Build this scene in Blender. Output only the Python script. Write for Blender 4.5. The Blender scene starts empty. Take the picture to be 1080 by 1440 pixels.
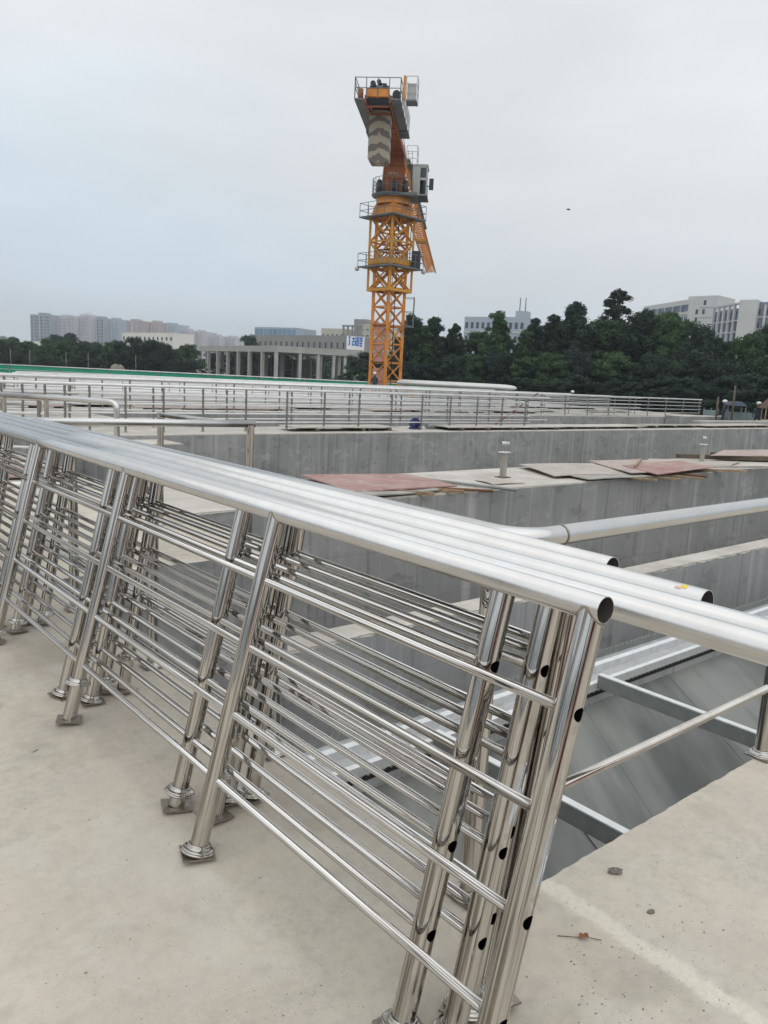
import bpy, math, random
from math import sin, cos, pi, radians, sqrt, hypot
from mathutils import Vector, Matrix

random.seed(7)
S = bpy.context.scene
C = S.collection

# ------------------------------------------------------------------ camera
FPX = 1112.204
R3 = Matrix(((0.76534267, -0.07245167, 0.63953213),
             (-0.64177657, -0.16111828, 0.74977579),
             (0.04871781, -0.98427214, -0.16980848)))   # world = R3 @ (right, down, forward)
EYE = 1.6
cam_d = bpy.data.cameras.new('camera')
cam_d.sensor_fit = 'VERTICAL'
cam_d.sensor_height = 36.0
cam_d.lens = 36.0 * FPX / 1440.0
cam_d.clip_start = 0.05
cam_d.clip_end = 6000
cam = bpy.data.objects.new('camera', cam_d)
C.objects.link(cam)
cx, cy, cz = R3.col[0], -R3.col[1], -R3.col[2]
cam.matrix_world = Matrix(((cx[0], cy[0], cz[0], 0), (cx[1], cy[1], cz[1], 0), (cx[2], cy[2], cz[2], EYE), (0, 0, 0, 1)))
S.camera = cam

# ------------------------------------------------------------------ sky, sun, exposure
SUN_EL, SUN_AZ = radians(58), radians(200)
world = bpy.data.worlds.new('World')
S.world = world
world.use_nodes = True
nt = world.node_tree
nt.nodes.clear()
N = nt.nodes.new
out = N('ShaderNodeOutputWorld'); bg = N('ShaderNodeBackground')
sky = N('ShaderNodeTexSky'); sky.sky_type = 'NISHITA'; sky.sun_disc = False
sky.sun_elevation = SUN_EL; sky.sun_rotation = SUN_AZ; sky.air_density = 1.2; sky.dust_density = 2.0
scl = N('ShaderNodeVectorMath'); scl.operation = 'SCALE'; scl.inputs[3].default_value = 0.09
tc = N('ShaderNodeTexCoord'); sep = N('ShaderNodeSeparateXYZ')
nt.links.new(tc.outputs['Generated'], sep.inputs[0])
ramp = N('ShaderNodeValToRGB')
nt.links.new(sep.outputs[2], ramp.inputs[0])
e = ramp.color_ramp.elements
e[0].position = 0.0; e[0].color = (0.68, 0.725, 0.765, 1)
e[1].position = 1.0; e[1].color = (1.02, 1.03, 1.03, 1)
for p, c in ((0.10, (0.71, 0.745, 0.775)), (0.25, (0.765, 0.79, 0.805)), (0.45, (0.815, 0.825, 0.825))):
    q = e.new(p); q.color = (*c, 1)
mp = N('ShaderNodeMapping'); mp.inputs['Scale'].default_value = (1.0, 1.0, 3.2)
nt.links.new(tc.outputs['Generated'], mp.inputs[0])
nz = N('ShaderNodeTexNoise'); nz.inputs['Scale'].default_value = 2.1; nz.inputs['Detail'].default_value = 6.0; nz.inputs['Roughness'].default_value = 0.5
nt.links.new(mp.outputs[0], nz.inputs['Vector'])
cr = N('ShaderNodeMapRange'); cr.inputs[1].default_value = 0.32; cr.inputs[2].default_value = 0.68; cr.inputs[3].default_value = 0.92; cr.inputs[4].default_value = 1.09
nt.links.new(nz.outputs[0], cr.inputs[0])
cl = N('ShaderNodeVectorMath'); cl.operation = 'SCALE'
nb = N('ShaderNodeTexNoise'); nb.inputs['Scale'].default_value = 1.1; nb.inputs['Detail'].default_value = 3.0; nt.links.new(mp.outputs[0], nb.inputs['Vector'])
br_ = N('ShaderNodeMapRange'); br_.inputs[1].default_value = 0.45; br_.inputs[2].default_value = 0.65; nt.links.new(nb.outputs[0], br_.inputs[0])
blue = N('ShaderNodeMix'); blue.data_type = 'RGBA'; blue.blend_type = 'MULTIPLY'; nt.links.new(br_.outputs[0], blue.inputs[0]); nt.links.new(ramp.outputs[0], blue.inputs[6]); blue.inputs[7].default_value = (0.88, 0.95, 1.0, 1)
nt.links.new(blue.outputs[2], cl.inputs[0]); nt.links.new(cr.outputs[0], cl.inputs[3])
nt.links.new(sky.outputs[0], scl.inputs[0])
mix = N('ShaderNodeMix'); mix.data_type = 'RGBA'; mix.inputs[0].default_value = 0.92
nt.links.new(scl.outputs[0], mix.inputs[6]); nt.links.new(cl.outputs[0], mix.inputs[7])
nt.links.new(mix.outputs[2], bg.inputs[0]); bg.inputs[1].default_value = 1.0
nt.links.new(bg.outputs[0], out.inputs[0])
sl = bpy.data.lights.new('sun', 'SUN'); sl.energy = 0.7; sl.angle = radians(110); sl.color = (1.0, 0.97, 0.92)
so = bpy.data.objects.new('sun', sl); C.objects.link(so)
sd = Vector((sin(SUN_AZ) * cos(SUN_EL), cos(SUN_AZ) * cos(SUN_EL), sin(SUN_EL)))
so.rotation_euler = sd.to_track_quat('Z', 'Y').to_euler(); so.location = (0, 0, 60)
S.view_settings.view_transform = 'Standard'; S.view_settings.look = 'None'
S.view_settings.exposure = 0.18; S.view_settings.gamma = 1.0
S.cycles.use_denoising = True
S.cycles.max_bounces = 10; S.cycles.glossy_bounces = 7; S.cycles.diffuse_bounces = 3
S.cycles.volume_bounces = 0; S.cycles.transparent_max_bounces = 12
S.cycles.sample_clamp_indirect = 6.0

# ------------------------------------------------------------------ materials
MATS = {}
def new_mat(name):
    m = bpy.data.materials.new(name); m.use_nodes = True
    MATS[name] = m
    return m, m.node_tree, m.node_tree.nodes['Principled BSDF']
def rgb(c): return (c[0], c[1], c[2], 1)
def noise(nt, scale, detail=4, rough=0.5, vec=None, stretch=None, kind='pos'):
    g = nt.nodes.new('ShaderNodeNewGeometry') if kind == 'pos' else nt.nodes.new('ShaderNodeTexCoord')
    src = g.outputs['Position'] if kind == 'pos' else g.outputs['Object']
    if stretch:
        m = nt.nodes.new('ShaderNodeMapping'); m.inputs['Scale'].default_value = stretch
        nt.links.new(src, m.inputs[0]); src = m.outputs[0]
    n = nt.nodes.new('ShaderNodeTexNoise')
    n.inputs['Scale'].default_value = scale; n.inputs['Detail'].default_value = detail; n.inputs['Roughness'].default_value = rough
    nt.links.new(src, n.inputs['Vector'])
    return n.outputs[0]
def rng(nt, src, a, b, c, d):
    m = nt.nodes.new('ShaderNodeMapRange')
    for i, v in zip((1, 2, 3, 4), (a, b, c, d)): m.inputs[i].default_value = v
    nt.links.new(src, m.inputs[0]); return m.outputs[0]
def mixc(nt, fac, a, b, mode='MIX'):
    m = nt.nodes.new('ShaderNodeMix'); m.data_type = 'RGBA'; m.blend_type = mode
    if isinstance(fac, (int, float)): m.inputs[0].default_value = fac
    else: nt.links.new(fac, m.inputs[0])
    for i, v in ((6, a), (7, b)):
        if isinstance(v, tuple): m.inputs[i].default_value = rgb(v)
        else: nt.links.new(v, m.inputs[i])
    return m.outputs[2]
def bump(nt, bs, src, dist, strength=1.0):
    b = nt.nodes.new('ShaderNodeBump'); b.inputs['Distance'].default_value = dist; b.inputs['Strength'].default_value = strength
    nt.links.new(src, b.inputs['Height']); nt.links.new(b.outputs[0], bs.inputs['Normal'])
    return b
def simple(name, col, rough=0.6, metal=0.0, var=0.12, scale=6.0, kind='obj', bmp=0.0):
    m, nt, bs = new_mat(name)
    n = noise(nt, scale, 5, 0.6, kind=kind)
    f = rng(nt, n, 0.3, 0.7, 0, 1)
    c = mixc(nt, f, tuple(x * (1 - var) for x in col), tuple(min(1, x * (1 + var)) for x in col))
    nt.links.new(c, bs.inputs['Base Color'])
    bs.inputs['Roughness'].default_value = rough; bs.inputs['Metallic'].default_value = metal
    if bmp: bump(nt, bs, n, bmp)
    return m

def steel(name, col, r0, r1, dirt=0.25, wob=0.0006):
    m, nt, bs = new_mat(name)
    bs.inputs['Metallic'].default_value = 1.0
    n1 = noise(nt, 9, 4, 0.6); n2 = noise(nt, 60, 3, 0.6)
    f = rng(nt, n1, 0.35, 0.75, 0, 1)
    c = mixc(nt, f, col, tuple(x * (1 - dirt) for x in (col[0], col[1] * .985, col[2] * .955)))
    nt.links.new(c, bs.inputs['Base Color'])
    a = nt.nodes.new('ShaderNodeMath'); a.operation = 'MULTIPLY'
    nt.links.new(n1, a.inputs[0]); nt.links.new(n2, a.inputs[1])
    nt.links.new(rng(nt, a.outputs[0], 0.12, 0.45, r0, r1), bs.inputs['Roughness'])
    n3 = noise(nt, 2.2, 2, 0.5)
    if wob: bump(nt, bs, n3, wob)
    return m
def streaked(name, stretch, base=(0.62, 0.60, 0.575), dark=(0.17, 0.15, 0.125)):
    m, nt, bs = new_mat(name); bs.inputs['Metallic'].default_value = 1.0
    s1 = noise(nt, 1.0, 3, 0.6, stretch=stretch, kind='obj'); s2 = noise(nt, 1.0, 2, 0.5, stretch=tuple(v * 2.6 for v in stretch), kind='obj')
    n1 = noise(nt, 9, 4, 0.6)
    c = mixc(nt, rng(nt, s1, 0.50, 0.60, 0, 0.85), base, dark)  # dark lengthwise reflections painted into the base colour
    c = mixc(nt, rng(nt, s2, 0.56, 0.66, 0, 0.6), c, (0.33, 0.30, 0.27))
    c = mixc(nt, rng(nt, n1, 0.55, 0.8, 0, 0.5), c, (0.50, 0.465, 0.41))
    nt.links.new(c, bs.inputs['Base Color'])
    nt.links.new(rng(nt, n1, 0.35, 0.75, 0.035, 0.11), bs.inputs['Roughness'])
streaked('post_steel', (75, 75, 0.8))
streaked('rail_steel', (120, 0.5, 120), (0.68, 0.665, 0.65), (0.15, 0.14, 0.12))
steel('polished_steel', (0.53, 0.51, 0.48), 0.05, 0.13, 0.22, 0.0003)
steel('handrail_steel', (0.63, 0.63, 0.63), 0.20, 0.27, 0.07, 0.0)
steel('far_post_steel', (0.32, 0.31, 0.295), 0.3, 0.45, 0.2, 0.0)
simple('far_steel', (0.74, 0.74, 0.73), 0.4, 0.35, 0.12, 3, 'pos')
simple('tube_inside', (0.05, 0.048, 0.045), 0.7, 0.6)
simple('weld', (0.33, 0.29, 0.25), 0.4, 0.9, 0.3, 80)
simple('galvanised', (0.74, 0.75, 0.75), 0.5, 0.35, 0.10, 12)
simple('galvanised_dull', (0.27, 0.285, 0.275), 0.55, 0.3, 0.14, 8)
simple('sticker_yellow', (0.75, 0.62, 0.05), 0.4)
simple('sticker_red', (0.75, 0.5, 0.42), 0.4)

def deck_mat():
    m, nt, bs = new_mat('deck_concrete')
    big = noise(nt, 0.55, 4, 0.6); mid = noise(nt, 3.2, 6, 0.62); fin = noise(nt, 55, 4, 0.7); grit = noise(nt, 210, 2, 0.6)
    c = mixc(nt, rng(nt, big, 0.3, 0.7, 0, 1), (0.525, 0.465, 0.375), (0.63, 0.57, 0.475))
    c = mixc(nt, rng(nt, mid, 0.35, 0.68, 0, 1), c, mixc(nt, 0.5, (0.40, 0.365, 0.30), (0.50, 0.48, 0.42)))
    c2 = mixc(nt, rng(nt, mid, 0.56, 0.78, 0, 0.55), c, (0.60, 0.565, 0.485))
    st = noise(nt, 1.15, 7, 0.68, stretch=(1.0, 1.6, 1.0))
    c3 = mixc(nt, rng(nt, st, 0.60, 0.74, 0, 0.55), c2, (0.33, 0.30, 0.225))
    c4 = mixc(nt, rng(nt, fin, 0.62, 0.80, 0, 0.6), c3, (0.24, 0.215, 0.18))
    # dark grit specks
    v = nt.nodes.new('ShaderNodeTexVoronoi'); v.inputs['Scale'].default_value = 17.0
    g = nt.nodes.new('ShaderNodeNewGeometry'); nt.links.new(g.outputs['Position'], v.inputs['Vector'])
    sp = rng(nt, v.outputs['Distance'], 0.03, 0.07, 1, 0)
    patch = rng(nt, noise(nt, 2.1, 3, 0.5), 0.50, 0.60, 0, 1)
    mu = nt.nodes.new('ShaderNodeMath'); mu.operation = 'MULTIPLY'; nt.links.new(sp, mu.inputs[0]); nt.links.new(patch, mu.inputs[1])
    c5 = mixc(nt, mu.outputs[0], c4, (0.12, 0.105, 0.085))
    # hairline scratches: thin contour of a stretched noise
    h = noise(nt, 2.6, 5, 0.7, stretch=(1.0, 0.5, 1.0))
    ab = nt.nodes.new('ShaderNodeMath'); ab.operation = 'COMPARE'; ab.inputs[1].default_value = 0.5; ab.inputs[2].default_value = 0.0022
    nt.links.new(h, ab.inputs[0])
    hm = nt.nodes.new('ShaderNodeMath'); hm.operation = 'MULTIPLY'; nt.links.new(ab.outputs[0], hm.inputs[0])
    nt.links.new(rng(nt, noise(nt, 1.7, 2, 0.5), 0.52, 0.60, 0, 0.35), hm.inputs[1])
    c6 = mixc(nt, hm.outputs[0], c5, (0.17, 0.15, 0.125))
    m8 = noise(nt, 22, 5, 0.7); m9 = noise(nt, 0.9, 5, 0.65, stretch=(1.3, .8, 1))
    c6 = mixc(nt, rng(nt, m8, 0.38, 0.62, 0.0, 0.6), c6, (0.66, 0.605, 0.505))
    c6 = mixc(nt, rng(nt, m8, 0.58, 0.72, 0.0, 0.5), c6, (0.33, 0.295, 0.23))
    c6 = mixc(nt, rng(nt, m9, 0.53, 0.62, 0.0, 0.6), c6, (0.34, 0.305, 0.25))
    c6 = mixc(nt, rng(nt, m9, 0.45, 0.36, 0.0, 0.4), c6, (0.70, 0.67, 0.60))
    st2 = noise(nt, 0.62, 6, 0.7, stretch=(1, 1.2, 1))
    c6 = mixc(nt, rng(nt, st2, 0.56, 0.63, 0.0, 0.42), c6, (0.31, 0.285, 0.225))
    c6 = mixc(nt, rng(nt, st2, 0.43, 0.37, 0.0, 0.35), c6, (0.66, 0.63, 0.57))
    tw_ = nt.nodes.new('ShaderNodeTexWave'); tw_.wave_type = 'RINGS'; tw_.inputs['Scale'].default_value = 2.2; tw_.inputs['Distortion'].default_value = 9.0; tw_.inputs['Detail'].default_value = 4.0; tw_.inputs['Detail Scale'].default_value = 1.3
    gw = nt.nodes.new('ShaderNodeNewGeometry'); nt.links.new(gw.outputs['Position'], tw_.inputs['Vector'])
    c6 = mixc(nt, rng(nt, tw_.outputs[1], 0.80, 1.0, 0.0, 0.05), c6, (0.66, 0.63, 0.56))
    c6 = mixc(nt, rng(nt, tw_.outputs[1], 0.12, 0.0, 0.0, 0.05), c6, (0.33, 0.30, 0.24))
    pk = nt.nodes.new('ShaderNodeTexVoronoi'); pk.inputs['Scale'].default_value = 42.0; nt.links.new(gw.outputs['Position'], pk.inputs['Vector'])
    pm = nt.nodes.new('ShaderNodeMath'); pm.operation = 'MULTIPLY'; nt.links.new(rng(nt, pk.outputs['Distance'], 0.10, 0.17, .6, 0), pm.inputs[0]); nt.links.new(rng(nt, noise(nt, 3.1, 4, .6), 0.54, 0.62, 0, 1), pm.inputs[1])
    c6 = mixc(nt, pm.outputs[0], c6, (0.27, 0.24, 0.185))
    # scuffs, pale pourings
    sc_ = noise(nt, 6.0, 6, 0.75, stretch=(1.0, 2.4, 1.0))
    c6 = mixc(nt, rng(nt, sc_, 0.63, 0.72, 0, 0.5), c6, (0.27, 0.245, 0.19))
    tint = noise(nt, 1.9, 2, 0.5)
    c6 = mixc(nt, rng(nt, tint, 0.4, 0.65, 0, 0.35), c6, mixc(nt, 0.5, (0.50, 0.42, 0.37), (0.54, 0.46, 0.42)))
    # pale construction joint along x = 1.95
    g2 = nt.nodes.new('ShaderNodeNewGeometry'); sx = nt.nodes.new('ShaderNodeSeparateXYZ'); nt.links.new(g2.outputs['Position'], sx.inputs[0])
    wv = rng(nt, noise(nt, 7, 5, 0.7), 0.3, 0.7, -0.022, 0.022)
    a1 = nt.nodes.new('ShaderNodeMath'); a1.operation = 'ADD'; nt.links.new(sx.outputs[0], a1.inputs[0]); nt.links.new(wv, a1.inputs[1])
    a2 = nt.nodes.new('ShaderNodeMath'); a2.operation = 'SUBTRACT'; nt.links.new(a1.outputs[0], a2.inputs[0]); a2.inputs[1].default_value = 1.955
    a3 = nt.nodes.new('ShaderNodeMath'); a3.operation = 'ABSOLUTE'; nt.links.new(a2.outputs[0], a3.inputs[0])
    jm = rng(nt, a3.outputs[0], 0.022, 0.044, 0.68, 0)
    ym = rng(nt, sx.outputs[1], 1.40, 1.42, 1, 0)
    jj = nt.nodes.new('ShaderNodeMath'); jj.operation = 'MULTIPLY'; nt.links.new(jm, jj.inputs[0]); nt.links.new(ym, jj.inputs[1])
    c6 = mixc(nt, jj.outputs[0], c6, mixc(nt, rng(nt, fin, 0.4, 0.7, 0, 1), (0.80, 0.75, 0.64), (0.66, 0.61, 0.52)))
    nt.links.new(c6, bs.inputs['Base Color'])
    nt.links.new(rng(nt, mid, 0.3, 0.7, 0.72, 0.92), bs.inputs['Roughness'])
    ad = nt.nodes.new('ShaderNodeMath'); ad.operation = 'ADD'; nt.links.new(grit, ad.inputs[0]); nt.links.new(mid, ad.inputs[1])
    bump(nt, bs, ad.outputs[0], 0.0018)
deck_mat()
def wall_mat(name, ca, cb, cl_, cd):
    m, nt, bs = new_mat(name)
    big = noise(nt, 0.7, 4, 0.55); streak = noise(nt, 1.0, 5, 0.65, stretch=(3.4, 3.4, 0.16)); s2 = noise(nt, 1.0, 4, 0.6, stretch=(9, 9, 0.35))
    fin = noise(nt, 38, 4, 0.65)
    c = mixc(nt, rng(nt, big, 0.32, 0.68, 0, 1), ca, cb)
    c = mixc(nt, rng(nt, streak, 0.52, 0.72, 0, 0.75), c, cl_)
    c = mixc(nt, rng(nt, s2, 0.56, 0.74, 0, 0.65), c, cd)
    c = mixc(nt, rng(nt, fin, 0.55, 0.8, 0, 0.35), c, cl_)
    # tie-hole marks
    g = nt.nodes.new('ShaderNodeNewGeometry'); mp = nt.nodes.new('ShaderNodeMapping'); mp.inputs['Scale'].default_value = (2.1, 2.1, 2.1)
    nt.links.new(g.outputs['Position'], mp.inputs[0])
    v = nt.nodes.new('ShaderNodeTexVoronoi'); v.inputs['Scale'].default_value = 1.0; v.inputs['Randomness'].default_value = 0.35
    nt.links.new(mp.outputs[0], v.inputs['Vector'])
    c = mixc(nt, rng(nt, v.outputs['Distance'], 0.05, 0.10, 0.6, 0), c, tuple(x * .45 for x in ca))
    bk_ = nt.nodes.new('ShaderNodeTexWave'); bk_.wave_type = 'BANDS'; bk_.bands_direction = 'X'; bk_.inputs['Scale'].default_value = 0.17; bk_.inputs['Distortion'].default_value = 0.15
    nt.links.new(g.outputs['Position'], bk_.inputs['Vector'])
    c = mixc(nt, rng(nt, bk_.outputs[1], 0.0, 0.004, 0.35, 0), c, tuple(x * .5 for x in ca))
    pt = noise(nt, 1.1, 5, 0.7, stretch=(1.2, 1.2, 2.2))
    c = mixc(nt, rng(nt, pt, 0.57, 0.63, 0, 0.45), c, tuple(x * .62 for x in ca))
    c = mixc(nt, rng(nt, pt, 0.42, 0.36, 0, 0.45), c, cl_)
    dr = noise(nt, 1.0, 6, 0.7, stretch=(2.2, 2.2, 0.10))
    c = mixc(nt, rng(nt, dr, 0.60, 0.68, 0, 0.6), c, tuple(x * 1.18 for x in cl_))
    # horizontal pour lines
    w = nt.nodes.new('ShaderNodeTexWave'); w.wave_type = 'BANDS'; w.bands_direction = 'Z'; w.inputs['Scale'].default_value = 0.42; w.inputs['Distortion'].default_value = 0.6
    nt.links.new(g.outputs['Position'], w.inputs['Vector'])
    c = mixc(nt, rng(nt, w.outputs[1], 0.0, 0.006, 0.18, 0), c, tuple(x * .7 for x in ca))
    nt.links.new(c, bs.inputs['Base Color'])
    bs.inputs['Roughness'].default_value = 0.85
    bump(nt, bs, fin, 0.002)
wall_mat('wall_concrete', (0.25, 0.255, 0.25), (0.35, 0.345, 0.335), (0.46, 0.455, 0.44), (0.145, 0.14, 0.13))
wall_mat('tank_concrete', (0.15, 0.158, 0.15), (0.23, 0.235, 0.22), (0.30, 0.30, 0.285), (0.10, 0.10, 0.092))
wall_mat('wall_light', (0.36, 0.365, 0.37), (0.45, 0.45, 0.45), (0.54, 0.535, 0.53), (0.25, 0.245, 0.24))
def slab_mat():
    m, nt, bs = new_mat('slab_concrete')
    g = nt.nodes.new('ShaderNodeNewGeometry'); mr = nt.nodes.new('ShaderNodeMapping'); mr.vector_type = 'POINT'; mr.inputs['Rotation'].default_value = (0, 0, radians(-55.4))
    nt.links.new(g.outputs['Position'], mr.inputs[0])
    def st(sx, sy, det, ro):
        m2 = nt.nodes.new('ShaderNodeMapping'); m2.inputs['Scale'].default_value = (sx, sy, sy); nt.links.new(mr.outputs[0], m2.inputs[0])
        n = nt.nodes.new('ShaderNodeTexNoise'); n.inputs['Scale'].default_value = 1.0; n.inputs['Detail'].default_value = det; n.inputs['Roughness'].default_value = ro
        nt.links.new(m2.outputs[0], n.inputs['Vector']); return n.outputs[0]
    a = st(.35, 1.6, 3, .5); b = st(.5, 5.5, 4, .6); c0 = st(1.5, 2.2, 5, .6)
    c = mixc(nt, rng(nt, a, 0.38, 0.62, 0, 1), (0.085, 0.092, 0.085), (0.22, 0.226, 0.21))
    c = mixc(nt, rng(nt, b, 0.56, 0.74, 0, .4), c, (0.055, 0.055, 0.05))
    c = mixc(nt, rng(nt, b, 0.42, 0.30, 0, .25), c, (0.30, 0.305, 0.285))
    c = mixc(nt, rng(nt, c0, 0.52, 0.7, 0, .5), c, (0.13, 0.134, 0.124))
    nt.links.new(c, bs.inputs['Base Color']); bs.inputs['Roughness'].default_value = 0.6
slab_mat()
def rough_top():
    m, nt, bs = new_mat('wall_top_concrete')
    mid = noise(nt, 1.6, 6, 0.65); fin = noise(nt, 16, 5, 0.7)
    c = mixc(nt, rng(nt, mid, 0.32, 0.68, 0, 1), (0.42, 0.39, 0.345), (0.60, 0.57, 0.52))
    c = mixc(nt, rng(nt, fin, 0.55, 0.75, 0, 0.6), c, (0.27, 0.25, 0.22))
    nt.links.new(c, bs.inputs['Base Color']); bs.inputs['Roughness'].default_value = 0.9
    bump(nt, bs, fin, 0.004)
rough_top()
def yard():
    m, nt, bs = new_mat('yard_ground')
    a = noise(nt, 0.5, 6, 0.65, stretch=(.5, 1.4, 1)); b = noise(nt, 2.6, 5, 0.7, stretch=(.5, 1.6, 1))
    c = mixc(nt, rng(nt, a, 0.38, 0.6, 0, 1), (0.30, 0.28, 0.25), (0.50, 0.47, 0.43))
    c = mixc(nt, rng(nt, b, 0.52, 0.62, 0, 0.85), c, (0.13, 0.12, 0.105))
    nt.links.new(c, bs.inputs['Base Color']); bs.inputs['Roughness'].default_value = 0.9
yard()
simple('mortar', (0.60, 0.56, 0.48), 0.9, 0, 0.13, 14, 'pos', 0.002)
simple('far_ground', (0.24, 0.22, 0.18), 0.95, 0, 0.25, 0.2, 'pos')
def _plywood_red():
    m, nt, bs = new_mat('plywood_red')
    n1 = noise(nt, 1.3, 5, 0.65); n2 = noise(nt, 5.5, 5, 0.7); n3 = noise(nt, 2.0, 4, 0.6, stretch=(.6, 5, 1))
    c = mixc(nt, rng(nt, n1, 0.38, 0.62, 0, 1), (0.33, 0.175, 0.16), (0.40, 0.27, 0.245))
    c = mixc(nt, rng(nt, n2, 0.54, 0.66, 0, 0.8), c, (0.47, 0.42, 0.38))
    c = mixc(nt, rng(nt, n3, 0.58, 0.72, 0, 0.5), c, (0.20, 0.16, 0.14))
    nt.links.new(c, bs.inputs['Base Color']); bs.inputs['Roughness'].default_value = 0.85
    bump(nt, bs, n2, 0.003)
_plywood_red()
simple('rack_red', (0.42, 0.03, 0.05), 0.7, 0, 0.1, 3.5, 'pos')
simple('plywood_grey', (0.34, 0.32, 0.285), 0.8, 0, 0.2, 3.0, 'pos')
def _plywood_pale():
    m, nt, bs = new_mat('plywood_pale')
    n1 = noise(nt, 1.3, 5, 0.65); n2 = noise(nt, 5.5, 5, 0.7); n3 = noise(nt, 2.0, 4, 0.6, stretch=(.6, 5, 1))
    c = mixc(nt, rng(nt, n1, 0.38, 0.62, 0, 1), (0.40, 0.355, 0.315), (0.48, 0.43, 0.385))
    c = mixc(nt, rng(nt, n2, 0.54, 0.66, 0, 0.8), c, (0.56, 0.53, 0.48))
    c = mixc(nt, rng(nt, n3, 0.58, 0.72, 0, 0.5), c, (0.20, 0.16, 0.14))
    nt.links.new(c, bs.inputs['Base Color']); bs.inputs['Roughness'].default_value = 0.85
    bump(nt, bs, n2, 0.003)
_plywood_pale()
def _plywood_pink():
    m, nt, bs = new_mat('plywood_pink')
    n1 = noise(nt, 1.3, 5, 0.65); n2 = noise(nt, 5.5, 5, 0.7); n3 = noise(nt, 2.0, 4, 0.6, stretch=(.6, 5, 1))
    c = mixc(nt, rng(nt, n1, 0.38, 0.62, 0, 1), (0.38, 0.28, 0.26), (0.45, 0.38, 0.34))
    c = mixc(nt, rng(nt, n2, 0.54, 0.66, 0, 0.8), c, (0.53, 0.49, 0.45))
    c = mixc(nt, rng(nt, n3, 0.58, 0.72, 0, 0.5), c, (0.20, 0.16, 0.14))
    nt.links.new(c, bs.inputs['Base Color']); bs.inputs['Roughness'].default_value = 0.85
    bump(nt, bs, n2, 0.003)
_plywood_pink()
simple('timber', (0.33, 0.23, 0.14), 0.8, 0, 0.3, 9, 'pos')
simple('dark_timber', (0.12, 0.095, 0.07), 0.85, 0, 0.3, 9, 'pos')
simple('rusty_pipe', (0.20, 0.10, 0.06), 0.8, 0.2, 0.3, 20, 'pos')
simple('motor_blue', (0.03, 0.045, 0.16), 0.45)
simple('crane_orange', (0.62, 0.235, 0.035), 0.5, 0.05, 0.35, 1.1)
simple('crane_yellow', (0.56, 0.27, 0.03), 0.5, 0.05, 0.22, 1.0)
simple('crane_rust', (0.29, 0.095, 0.036), 0.6, 0.05, 0.2, 1.2)
simple('crane_grey', (0.15, 0.165, 0.17), 0.6, 0.2, 0.2, 2)
simple('crane_white', (0.42, 0.44, 0.43), 0.6, 0.0, 0.12, 2)
simple('machine_black', (0.028, 0.032, 0.04), 0.5)
simple('machine_blue', (0.05, 0.07, 0.10), 0.5)
simple('pink_sheet', (0.46, 0.25, 0.23), 0.8, 0, 0.2, 1.2)
simple('glass_dark', (0.035, 0.045, 0.055), 0.12)
simple('net_green', (0.01, 0.27, 0.165), 0.7, 0, 0.18, 0.5, 'pos')
simple('roof_white', (0.62, 0.62, 0.60), 0.6, 0, 0.08, 1.0, 'pos')
simple('frame_concrete', (0.37, 0.37, 0.355), 0.85, 0, 0.12, 0.4, 'pos')
simple('facade_grey', (0.27, 0.265, 0.26), 0.85, 0, 0.10, 0.2, 'pos')
simple('facade_light', (0.55, 0.55, 0.55), 0.85, 0, 0.06, 0.2, 'pos')
simple('facade_beige', (0.50, 0.50, 0.42), 0.85, 0, 0.06, 0.2, 'pos')
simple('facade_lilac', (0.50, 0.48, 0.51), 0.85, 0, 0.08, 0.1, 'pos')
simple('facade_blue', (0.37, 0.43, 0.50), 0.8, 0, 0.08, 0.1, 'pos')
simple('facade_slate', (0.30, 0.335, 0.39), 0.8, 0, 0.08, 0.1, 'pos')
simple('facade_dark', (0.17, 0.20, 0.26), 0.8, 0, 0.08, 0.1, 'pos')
simple('facade_brown', (0.42, 0.345, 0.33), 0.85, 0, 0.08, 0.1, 'pos')
simple('facade_white', (0.72, 0.70, 0.66), 0.85, 0, 0.05, 0.1, 'pos')
simple('window_glass', (0.03, 0.042, 0.06), 0.2, 0, 0.3, 0.3, 'pos')
simple('window_blue', (0.05, 0.10, 0.18), 0.15, 0, 0.35, 0.25, 'pos')
simple('window_sky', (0.17, 0.29, 0.42), 0.2, 0, 0.25, 0.25, 'pos')
simple('sign_white', (0.78, 0.78, 0.80), 0.6)
simple('sign_blue', (0.03, 0.16, 0.52), 0.5)
simple('bark', (0.10, 0.075, 0.055), 0.9, 0, 0.3, 2, 'pos')
simple('tan_box', (0.50, 0.30, 0.14), 0.8)
simple('cyan_fence', (0.26, 0.33, 0.34), 0.7, 0, 0.12, 1, 'pos')
simple('shed_brown', (0.11, 0.055, 0.04), 0.8)
simple('blue_canopy', (0.035, 0.055, 0.085), 0.7)
simple('white_paint', (0.8, 0.8, 0.78), 0.6)
simple('hill_green', (0.05, 0.075, 0.065), 0.95, 0, 0.3, 0.03, 'pos')
simple('leaf_brown', (0.26, 0.11, 0.045), 0.8)
simple('twig', (0.16, 0.10, 0.06), 0.9)
simple('stone', (0.22, 0.20, 0.17), 0.9, 0, 0.25, 40, 'pos')
simple('skin', (0.35, 0.2, 0.14), 0.6)
simple('cloth_dark', (0.04, 0.05, 0.07), 0.9)
simple('bird_black', (0.02, 0.02, 0.02), 0.8)
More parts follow.
